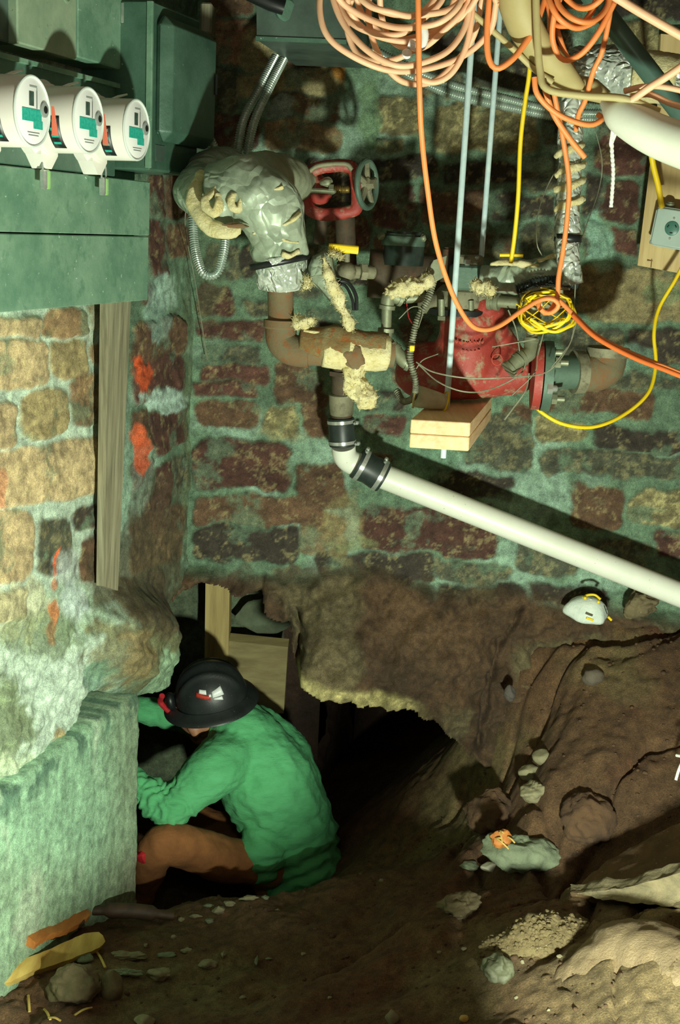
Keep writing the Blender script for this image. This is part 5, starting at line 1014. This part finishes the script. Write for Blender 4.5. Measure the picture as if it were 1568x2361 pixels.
obj('foil_wrap', wrapmesh([(1310, 170, 3.14), (1380, 160, 3.14), (1460, 175, 3.12), (1620, 195, 3.08)], [.050, .056, .054, .056], 60, .007), M_FOIL2, hd, smooth=180)
obj('fibre', wrapmesh([(1462, 172, 3.09), (1500, 176, 3.08), (1560, 186, 3.06)], [.052, .056, .052], 61, .004), M_FIBRE, hd, smooth=180)
# ---- cords
cord('olive_cable', [(1000, -60, 2.6), (1070, 10, 2.62), (1110, 48, 2.64), (1180, 110, 2.66), (1230, 158, 2.68), (1275, 190, 2.68)], .0062, M_TAN, 'thin olive cord running slantwise in front of the hanger rods')
cord('olive_cable', [(1235, -40, 2.58), (1238, 60, 2.58), (1245, 160, 2.58), (1262, 205, 2.57), (1340, 220, 2.56), (1440, 228, 2.56), (1520, 258, 2.56)], .0075, M_TAN, 'tan cord curving under the tan duct to the white duct')
cord('pale_cable', [(1400, -20, 2.5), (1480, 30, 2.5), (1620, 110, 2.5)], .0085, M_PEACH, 'thick pale pink cord crossing the top corner above the plywood scrap')
cord('pale_cable', [(1455, 232, 2.56), (1500, 200, 2.54), (1540, 175, 2.52), (1620, 120, 2.5)], .0075, M_PEACH, 'pale pink cord rising to the picture edge over the foil duct')
cord('pale_cable', [(1440, 210, 2.6), (1480, 200, 2.58), (1530, 200, 2.56), (1630, 222, 2.54)], .006, M_PEACH, 'thin pale cord lying level over the green pipe')
cord('pale_cable', [(1455, 222, 2.6), (1500, 218, 2.58), (1550, 240, 2.56), (1630, 262, 2.54)], .006, M_PEACH, 'lower pale cord drooping over the green pipe towards the white duct')
cord('pale_cable', [(1465, 305, 2.56), (1490, 335, 2.55), (1530, 358, 2.53), (1600, 362, 2.5)], .0055, M_PEACH, 'pale cord looping under the white duct')
# pale coil
coil = thing('extension_cord_coil', 'big coil of pale peach extension cord hanging from the ceiling', 'extension cord', P(940, 40, 2.6))
loops = [(940, 5, 205, 158, 0.0, 2.60), (925, -30, 160, 180, .1, 2.57), (905, -50, 130, 130, -.15, 2.62), (915, -45, 148, 112, .2, 2.55), (935, -40, 118, 130, .05, 2.64), (960, -20, 150, 112, -.3, 2.61), (980, -5, 130, 196, -.1, 2.66), (900, -75, 110, 110, .25, 2.56), (950, -70, 140, 110, .0, 2.59), (925, 20, 120, 120, -.35, 2.68), (990, -60, 110, 170, -.25, 2.63)]
rnd = random.Random(11)
for k, (cx_, cy_, rx, ry, tl, Yc) in enumerate(loops):
    pts = [(cx_+rx*math.cos(t)+tl*ry*math.sin(t)+rnd.uniform(-5, 5), cy_+ry*math.sin(t)+rnd.uniform(-5, 5), Yc+.03*math.sin(2*t+k)) for t in np.linspace(0, 2*math.pi, 15)[:-1]]; pts += [pts[0]]
    g = G(); c, _ = resample(catmull([P(*q) for q in pts], 8), .007); g.tube(c, .0062, 10); obj('cord_loop', g, M_PEACH, coil, smooth=60)
g = G(); g.tube(catmull([P(1092, -40, 2.62), P(1085, 60, 2.62), P(1070, 120, 2.62), P(1040, 170, 2.62), P(1000, 190, 2.62), P(955, 178, 2.62)], 8), .0062, 10); obj('cord_loop', g, M_PEACH, coil, smooth=60)
M_WHITEP = mat('white_plug', S(238, 240, 236), None, rough=.3)
g = G(); g.tube(catmull([P(975, 60, 2.58), P(978, 85, 2.58), P(968, 108, 2.58), P(942, 100, 2.58)], 5), .009, 12); g.ell(P(938, 124, 2.58), .010); obj('plug', g, M_WHITEP, coil, label='white plug among the loops')
cord('extension_cable', [(963, -40, 2.5), (965, 60, 2.5), (967, 200, 2.52), (972, 310, 2.56), (985, 430, 2.62), (1005, 560, 2.68), (1040, 670, 2.74), (1078, 740, 2.78), (1110, 760, 2.80), (1150, 752, 2.82), (1205, 715, 2.84), (1245, 692, 2.85), (1275, 690, 2.85), (1288, 705, 2.85), (1268, 722, 2.86), (1245, 712, 2.87), (1245, 692, 2.88), (1280, 688, 2.88), (1320, 722, 2.86), (1370, 770, 2.82), (1450, 812, 2.76), (1630, 885, 2.66)], .0056, M_ORANGE, 'long orange cord looping down past the red valve and off across the wall', 'extension cord')
cord('extension_cable', [(1262, -40, 2.72), (1268, 60, 2.74), (1262, 110, 2.76), (1275, 200, 2.80), (1300, 330, 2.84), (1312, 420, 2.86), (1308, 500, 2.87), (1298, 580, 2.88), (1288, 640, 2.88), (1284, 690, 2.88), (1262, 722, 2.87), (1246, 712, 2.86)], .0058, M_ORANGE, 'orange cord hanging in front of the foil-wrapped riser', 'extension cord')
cord('extension_cable', [(1322, 728, 2.85), (1375, 778, 2.80), (1460, 824, 2.74), (1540, 855, 2.68), (1630, 892, 2.63)], .0055, M_ORANGE2, 'second orange cord strand running beside the first to the edge', 'extension cord')
oc_ = thing('orange_cord_coil', 'smaller coil of orange cord hung near the tan duct', 'extension cord', P(1330, 60, 2.6))
rnd = random.Random(3)
for k, (cx_, cy_, rx, ry, tl, Yc) in enumerate([(1335, -20, 74, 82, 0, 2.60), (1340, -40, 66, 88, .1, 2.58), (1320, -10, 56, 72, -.2, 2.63), (1345, -70, 60, 90, .05, 2.56), (1350, 10, 62, 128, -.35, 2.62)]):
    pts = [(cx_+rx*math.cos(t)+tl*ry*math.sin(t)+rnd.uniform(-4, 4), cy_+ry*math.sin(t)+rnd.uniform(-4, 4), Yc+.02*math.sin(2*t+k)) for t in np.linspace(0, 2*math.pi, 13)[:-1]]; pts += [pts[0]]
    g = G(); c, _ = resample(catmull([P(*q) for q in pts], 8), .007); g.tube(c, .0058, 10); obj('cord_loop', g, M_ORANGE, oc_, smooth=60)
cord('orange_cable', [(1132, -40, 2.62), (1124, 60, 2.62), (1126, 130, 2.62), (1145, 158, 2.62), (1178, 140, 2.62), (1205, 108, 2.63), (1235, 60, 2.64), (1262, -20, 2.66)], .0062, M_ORANGE, 'single orange loop dangling beside the second hanger rod')
cord('orange_cable', [(1412, -30, 2.66), (1405, 40, 2.66), (1388, 120, 2.68), (1368, 165, 2.70), (1350, 230, 2.74), (1335, 262, 2.76), (1328, 300, 2.80)], .0056, M_ORANGE, 'orange cord dropping behind the tan duct joint')
cord('orange_cable', [(1282, 60, 2.70), (1300, 115, 2.70), (1322, 160, 2.72), (1330, 180, 2.76)], .0058, M_ORANGE, 'short orange cord going into the tan duct')
cord('orange_cable', [(1232, 178, 2.62), (1238, 215, 2.62), (1268, 250, 2.63), (1310, 275, 2.64), (1360, 288, 2.65), (1388, 275, 2.66), (1380, 265, 2.68)], .0058, M_ORANGE, 'orange cord sweeping level below the tan cord')
cord('orange_cable', [(1255, 200, 2.66), (1275, 260, 2.68), (1310, 315, 2.70), (1348, 362, 2.72)], .0062, M_ORANGE, 'blunt orange cord end pointing down beside the riser')
# ---- string
g = G(); ws = [P(*q) for q in ((1420, 236, 2.60), (1411, 330, 2.61), (1414, 400, 2.61), (1409, 478, 2.61))]; c, t = resample(catmull(ws, 10), .003); g.tube(c, .0038*(1+.18*np.sin(t*700)), 8)
ws = [P(*q) for q in ((1428, 262, 2.60), (1422, 300, 2.61), (1408, 335, 2.61), (1412, 300, 2.60), (1416, 262, 2.60))]; c, t = resample(catmull(ws, 10), .003); g.tube(c, .003, 8); obj('white_string', g, M_STRING, None, 'white knotted string hanging below the white duct', 'string')
# ================================================================== stones, wood and litter on the soil
M_STONE = mat('field_stone', S(120, 108, 78), S(92, 80, 58), 16, .85, 0, .003, 90, speck=(S(150, 140, 104), 120, .66))
M_STONEP = mat('pale_stone', S(146, 140, 108), S(116, 110, 84), 16, .8, 0, .002, 90)
M_STONED = mat('dirty_stone', S(100, 74, 50), S(78, 58, 42), 12, .95, 0, .004, 140)
M_GRAVEL = mat('crumbly_earth', S(160, 142, 98), S(122, 104, 70), 60, .95, 0, .012, 120, speck=(S(200, 190, 150), 120, .64))
M_CHUNK = mat('concrete_chunk', S(134, 144, 116), S(106, 116, 92), 24, .9, 0, .004, 90)
M_SPLIT = wood('split_wood', S(216, 188, 104), S(170, 136, 66), (30, 5, 30)); M_SPLITO = wood('orange_wood', S(200, 128, 60), S(160, 92, 40), (30, 6, 30))
M_DARKW = wood('dark_wood', S(74, 54, 38), S(50, 38, 28), (30, 5, 30))
M_BOULD = mat('boulder_slab', S(120, 92, 58), S(94, 72, 48), 10, .9, 0, .004, 60, stretch=(1, 1, 3), speck=(S(176, 158, 108), 60, .66)); M_PWHITE = mat('white_pebble', S(214, 208, 186), None, rough=.6)
def stone(px, py, rx, ry, label, mt=None, seed=1, rough=.14, rz=None, name='stone', group=None, sink=.3, tilt=0, cuts=5, cat='stone', at=None):
    p = hit(px, py+ry*.6); Y = p[1] if at is None else at; a = px2m(rx, Y); b = px2m(ry, Y); d = a*.9 if rz is None else px2m(rz, Y)
    ax = (nrm(_r*math.cos(tilt)+_u*math.sin(tilt)), None, nrm(_u*math.cos(tilt)-_r*math.sin(tilt))); ax = (ax[0], np.cross(ax[2], ax[0]), ax[2])
    g = G(); big = rx > 34; g.rock(P(px, py, Y+d*.1), (a, d, b), seed, rough, ax, cuts=cuts, nu=72 if big else 28, nv=44 if big else 18)
    if big: v = np.array(g.v); c_ = P(px, py, Y+d*.1); e_ = v-c_; e_ /= np.linalg.norm(e_, axis=1, keepdims=True); g.v = v+e_*(.006*(1-2*np.abs(fbm(v, 24, 4, seed)))+.002*fbm(v, 90, 2, seed))[:, None]
    return obj(name, g, mt or M_STONE, None, label, cat, group, smooth=180)
CB = 'cobbles in the dug bank'
stone(1252, 1746, 29, 20, 'pale rounded cobble, topmost of three in the dug bank', M_STONEP, 3, .08, group=CB)
stone(1222, 1782, 30, 20, 'pale rounded cobble just below the topmost one in the bank', M_STONEP, 4, .08, group=CB)
stone(1236, 1824, 36, 24, 'greyish cobble, lowest of the three above the round boulder', M_STONEP, 5, .1, tilt=.3, group=CB)
stone(1356, 1888, 66, 62, 'round earth-caked boulder half sunk in the bank', M_STONED, 6, .10, cuts=2, group='boulders in the bank')
stone(1130, 1875, 62, 52, 'soil-covered boulder behind the pale concrete chunk', M_STONED, 8, .16, group='boulders in the bank')
stone(1475, 1392, 42, 32, 'brown stone lying at the foot of the wall beside the dust mask', M_STONE, 9, .2, tilt=.3, at=3.50)
stone(1176, 1598, 14, 20, 'small dark blue-grey stone stuck in the bank below the crack', mat('bluestone', S(90, 84, 78), S(70, 66, 62), 20, .8, 0, .002, 80), 10, at=3.44)
stone(1365, 1560, 26, 22, 'grey stone stuck high in the grooved bank', mat('greystone', S(104, 94, 80), S(84, 76, 64), 20, .8, 0, .002, 80), 11)
cc = stone(1198, 1962, 104, 48, 'flat grey-green concrete chunk lying on the slope with wood splinters on it', M_CHUNK, 12, .15, 60, 'concrete_chunk', tilt=-.22, cuts=16, cat='concrete')
stone(1130, 2000, 24, 13, 'smooth white pebble tucked under the concrete chunk', M_PWHITE, 13, .06, name='pebble')
stone(1082, 1996, 26, 9, 'thin green-grey chip beside the white pebble', M_CHUNK, 14, .2, name='chip')
p = P(1158, 1934, hit(1198, 1985)[1]-.06)
wc = thing('wood_chunk', 'broken orange wood chunk lying on the concrete chunk', 'wood', p)
g = G(); g.rock(p, (.030, .018, .024), 15, .25, cuts=9); obj('chunk', g, M_SPLITO, wc)
rnd = random.Random(8)
for k in range(5): g = G(); a = p+np.array([rnd.uniform(-.02, .03), -.015, rnd.uniform(0, .03)]); b = a+np.array([rnd.uniform(.005, .03), -.01, rnd.uniform(-.03, .01)]); g.tube(catmull([a, (a+b)/2+np.array([0, -.006, .004]), b], 4), .0022, 6); obj('splinter', g, M_SPLIT, wc)
stone(1062, 2088, 50, 26, 'lumpy grey chunk on the near lip above the dark furrow', M_STONE, 16, .3, name='concrete_lump', tilt=.25, cat='concrete')
stone(1078, 2068, 16, 16, 'small grey lump on top of the lumpy chunk', M_CHUNK, 17, .3, name='concrete_lump', cat='concrete')
# big slab rock with a pale broken edge
top = [(1312, 2058, 2.74), (1400, 1985, 2.84), (1500, 1925, 2.87), (1680, 1850, 2.86), (1680, 2000, 2.50), (1568, 2015, 2.54), (1440, 2050, 2.62)]
pts = [P(*q) for q in top]; g = G(); g.prism(pts, np.array([.03, .06, -.075])); v = g.v
o = obj('rock_slab', g, M_BOULD, None, 'big brown flat rock slab jutting from the bank at the picture edge', 'rock', smooth=30); b = o.modifiers.new('b', 'BEVEL'); b.width = .006; b.segments = 2
s_ = o.modifiers.new('s', 'SUBSURF'); s_.subdivision_type = 'SIMPLE'; s_.levels = 4; s_.render_levels = 4
tx = bpy.data.textures.new('rocktex', 'CLOUDS'); tx.noise_scale = .05; dm = o.modifiers.new('d', 'DISPLACE'); dm.texture = tx; dm.strength = .018; dm.mid_level = .5
g = G(); e = [P(1318, 2060, 2.735), P(1440, 2048, 2.61), P(1570, 2012, 2.53), P(1690, 1998, 2.49), P(1690, 2095, 2.47), P(1568, 2092, 2.51), P(1440, 2080, 2.60)]; g.prism(e, np.array([.004, .05, -.004])); M_PEDGE = mat('pale_rock_edge', S(144, 130, 98), S(112, 104, 78), 30, .85, 0, .003, 80)
o = obj('broken_edge', g, M_PEDGE, bpy.data.objects['rock_slab'], label='pale freshly broken edge')
s_ = o.modifiers.new('s', 'SUBSURF'); s_.subdivision_type = 'SIMPLE'; s_.levels = 4; s_.render_levels = 4
dm = o.modifiers.new('d', 'DISPLACE'); dm.texture = tx; dm.strength = .022; dm.mid_level = .5
# near mound on the lower right
def mound(pts, rads, seed, amp, label, mt, name='earth_mound'):
    g = G(); limb(g, pts, rads, 18); v, n_, f = blob(g, .009, 3); v = v+n_*(amp*fbm(v, 9, 4, seed)+amp*.5*fbm(v, 40, 3, seed+2))[:, None]
    if name == 'earth_clod':
        rnd = np.random.RandomState(2); o = len(v); cg = G()
        for i in rnd.randint(0, len(v), 900):
            r = rnd.uniform(.0025, .007); cg.rock(v[i], (r, r*.9, r*.8), int(i), .2, nu=8, nv=6, cuts=3)
        v = np.vstack([v, np.array(cg.v)]); f = list(f)+[tuple(j+o for j in q) for q in cg.f]
    return obj(name, (v, f), mt, None, label, 'earth', smooth=180)
M_BANKN = mat('pale_soil', S(168, 146, 112), S(138, 116, 84), 12, .95, 0, .006, 160, speck=(S(190, 176, 140), 200, .70))
mound([P(1345, 2290, 2.40), P(1450, 2225, 2.42), P(1610, 2300, 2.30)], [.075, .092, .12], 70, .007, 'smooth pale mound of scraped soil at the near corner', M_BANKN)
mound([hit(1150, 2215)+np.array([0, .03, -.015]), hit(1250, 2185)+np.array([0, .03, -.01]), hit(1330, 2160)+np.array([0, .03, -.02])], [.035, .055, .05], 71, .016, 'crumbly granular clod of earth behind the shiny rounded stone', M_GRAVEL, 'earth_clod')
stone(1148, 2232, 36, 32, 'shiny rounded grey stone in front of the crumbly clod', mat('shiny_stone', S(120, 124, 98), S(90, 92, 70), 30, .45, 0, .002, 80), 20, .12, cuts=3)
stone(168, 2272, 62, 52, 'large brown round stone under the split yellow wood', M_STONE, 21, .12)
stone(258, 2274, 30, 42, 'smaller upright brown stone beside the large round one', M_STONE, 22, .10)
stone(335, 2352, 28, 14, 'tan stone poking up at the bottom edge of the picture', M_STONEP, 23, .1)
stone(1070, 2348, 12, 10, 'tiny yellow pebble at the bottom near the brown mound', M_SPLIT, 24, .1, name='pebble')
stone(905, 2345, 18, 20, 'tan stone half buried at the bottom edge below the furrow', M_STONEP, 25, .1)
# pale flakes along the rim of the pit
FL = 'pale mortar flakes on the soil'
FLK = [(575, 2070, 22, 6, 'long thin pale flake at the rim below the green shirt hem'), (612, 2070, 9, 6, 'small pale flake nearest the shirt hem'), (505, 2098, 15, 12, 'roundish pale mortar crumb on the rim of the pit'), (530, 2084, 14, 7, 'flat grey flake behind the roundish crumb'), (480, 2088, 12, 5, 'small flake on the rim beside the roundish crumb'), (450, 2112, 16, 5, 'thin flake just in front of the rim'), (418, 2120, 8, 5, 'tiny pale flake near the dark log'), (482, 2124, 10, 6, 'small grey flake in front of the roundish crumb'), (640, 2098, 6, 3, 'tiny pale speck stone on the rim slope'),
 (290, 2204, 52, 9, 'long grey flake lying beside the split yellow wood'), (385, 2202, 22, 7, 'light grey flake beyond the long flake'), (430, 2192, 14, 7, 'tan curved flake between two grey flakes'), (370, 2248, 30, 14, 'broad grey flake on the brown soil'), (290, 2242, 36, 9, 'dull flat flake behind the small round stone'), (336, 2180, 4, 5, 'tiny white crumb above the grey flakes'), (515, 2201, 5, 8, 'little upright cream chip on bare soil'), (592, 2218, 5, 12, 'slanting cream chip near the middle furrow'), (480, 2222, 22, 12, 'reddish flat stone beyond the cream chips'), (400, 2160, 7, 5, 'tiny crumb on open soil behind the grey flakes'), (620, 2210, 8, 3, 'small pale sliver beside the slanting chip')]
for k, (x, y, rx, ry, lab) in enumerate(FLK): stone(x, y, rx*1.05, ry, lab, [M_STONEP, M_CHUNK, M_STONEP][k % 3], 40+k, .3, ry*1.6, 'mortar_flake', FL, cat='flake')
rnd = random.Random(21); PB = [(1190, 2300, 'pale pebble in the shaded soil below the shiny stone'), (1290, 2205, 'white pebble at the edge of the crumbly clod'), (1205, 2218, 'tiny pale pebble on the crumbly clod'), (1070, 2188, 'greenish chip on the brown mound'), (1014, 2196, 'dull pebble on the brown mound beside the chip'), (1265, 2330, 'pebble low in the shaded gully'), (880, 2030, 'pale chip on the dark slope beyond the rim'), (700, 2200, 'small crumb in the middle of the bare soil'), (760, 2300, 'little stone by the dark furrow'), (560, 2300, 'little brown stone near the bottom edge')]
for k, (x, y, lab) in enumerate(PB): stone(x, y, rnd.uniform(5, 9), rnd.uniform(4, 6), lab, M_STONEP, 80+k, .15, name='pebble', group='small pebbles on the soil', cat='pebble')
def tiny():
    g = G(); rnd = np.random.RandomState(4)
    for k in range(900):
        x, y = rnd.uniform(-1.0, 1.05), rnd.uniform(2.2, 3.55); r = rnd.uniform(.002, .006)*(1.6 if rnd.rand() < .08 else 1); z = float(H(x, y)[0])
        g.rock((x, y, z), (r, r*.9, r*.7), k, .2, nu=7, nv=5, cuts=2)
    obj('gravel_crumbs', g, M_STONED, None, 'scattered fine gravel and crumbs over the dug soil', 'gravel', kind='stuff', smooth=180)
tiny()
# split wood by the footing
def plank(a, b, w_, th, mt, label, name='split_wood', seed=0, up=(0, -.5, .85)):
    a = np.array(a); b = np.array(b); d = nrm(b-a); s_ = nrm(np.cross(d, up)); n_ = np.cross(s_, d); L = np.linalg.norm(b-a); g = G(); n = 24; vs = []; rnd = random.Random(seed); prof = [(-1, -1), (-.6, 1), (.2, 1.1), (1, .7), (.9, -1)]
    for i in range(n+1):
        t = i/n; ww = w_*(1+.12*math.sin(t*7+seed)+.06*rnd.uniform(-1, 1))*(1-.5*max(0, t-.9)/.1*(rnd.random())); c = a+d*L*t+n_*.003*math.sin(t*9)
        for (x, y) in prof: vs.append(c+s_*x*ww/2*(1+.05*rnd.uniform(-1, 1))+n_*y*th/2*(1+.1*rnd.uniform(-1, 1)))
    m = len(prof); g.add(vs, [(i*m+k, i*m+(k+1) % m, (i+1)*m+(k+1) % m, (i+1)*m+k) for i in range(n) for k in range(m)]+[tuple(range(m))[::-1], tuple(n*m+k for k in range(m))])
    return obj(name, g, mt, None, label, 'wood', smooth=30)
h0 = hit(10, 2262); h1 = hit(226, 2165)
plank(P(-30, 2262, h0[1]-.06), P(230, 2165, h1[1]-.06), .058, .026, M_SPLIT, 'pale yellow split wood lying in front of the concrete footing', seed=2)
plank(P(60, 2170, 2.68), P(196, 2106, 2.96), .052, .02, M_SPLITO, 'orange-brown split wood leaning against the footing base', seed=3)
plank(P(-30, 2210, 2.62), P(190, 2128, 2.9), .020, .018, M_DARKW, 'thin dark stick between the orange and yellow split wood', 'stick', seed=4)
stone(50, 2218, 26, 12, 'white plaster crumb resting on the split yellow wood', M_STONEP, 90, .3, name='plaster_crumb', cat='plaster')
stone(190, 2206, 26, 14, 'grey mortar lump behind the large round stone', M_CHUNK, 91, .3, name='mortar_lump', cat='mortar')
def sliver(x0, y0, x1, y1, lab):
    a = hit(x0, y0)+UP*.006; b = hit(x1, y1)+UP*.008; g = G(); g.tube(catmull([a, (a+b)/2+UP*.004, b], 4), .0032, 6, sy=.6); obj('wood_sliver', g, M_SPLIT, None, lab, 'wood sliver', 'pale wood slivers on the soil')
for a in ((172, 2346, 212, 2330, 'wood sliver lying level below the large round stone'), (65, 2300, 68, 2340, 'upright wood sliver near the bottom corner'), (102, 2332, 116, 2358, 'wood sliver slanting to the bottom edge'), (222, 2198, 243, 2238, 'thin wood sliver between the flakes and round stones'), (112, 2352, 140, 2361, 'wood sliver tip at the very bottom edge')): sliver(*a)
lg = G(); lg.tube(catmull([P(205, 2100, 3.0), P(300, 2100, 3.02), P(400, 2112, 3.04)], 8), [.012]*4+[.02]*9+[.012]*4, 12); obj('dark_log', lg, M_DARKW, None, 'dark half-buried timber lying along the rim by the footing', 'log', smooth=60)
# ---- dust mask
dm_ = thing('dust_mask', 'white cup dust mask with yellow straps lying at the foot of the wall', 'dust mask', P(1362, 1420, 3.5))
mc = P(1358, 1402, 3.50); mx = nrm(P(1400, 1412, 3.48)-P(1315, 1395, 3.50)); mz = nrm(np.array([-.1, -.35, 1])); mz = nrm(mz-mx*(mz @ mx)); my = np.cross(mz, mx)
nu, nv = 36, 12; vs = []
for i in range(nv+1):
    ph = math.pi/2*i/nv
    for k in range(nu):
        th = 2*math.pi*k/nu; x_, y_, z_ = math.cos(th)*math.cos(ph), math.sin(th)*math.cos(ph), math.sin(ph); c = 1+.05*math.sin(th*6)*math.cos(ph)
        vs.append(mc-mz*.022+mx*x_*.064*c*(1-.12*x_)+my*y_*.048*c+mz*z_*.056)
g = G(); g.add(vs, [(i*nu+k, i*nu+(k+1) % nu, (i+1)*nu+(k+1) % nu, (i+1)*nu+k) for i in range(nv) for k in range(nu)]); M_MASK = mat('mask_fibre', S(232, 240, 230), S(196, 212, 200), 20, .95, 0, .002, 120); o = obj('cup', g, M_MASK, dm_, smooth=60); o.modifiers.new('t', 'SOLIDIFY').thickness = .002
for q in ([(1345, 1378, 3.462), (1355, 1372, 3.47), (1372, 1372, 3.47), (1385, 1382, 3.462)], [(1352, 1424, 3.42), (1368, 1430, 3.42)], [(1402, 1422, 3.42), (1410, 1430, 3.42)]):
    g = G(); g.tube(catmull([P(*z_) for z_ in q], 5), .0035, 8); obj('strap', g, M_YELLOW, dm_)
for (x, y) in ((1349, 1379), (1380, 1388)): g = G(); g.ell(P(x, y, 3.455), .005); obj('strap_staple', g, M_YELLOW, dm_)
g = G(); g.tube([P(1393, 1396, 3.437), P(1400, 1416, 3.432)], .0013, 6); obj('nose_clip', g, M_SLOT, dm_)
cord('frayed_string', [(1560, 1742, 2.98), (1575, 1748, 2.96), (1566, 1775, 2.95), (1560, 1800, 2.94)], .004, M_STRING, 'frayed white string end on the soil at the picture edge', 'string', n=8, jit=.003)
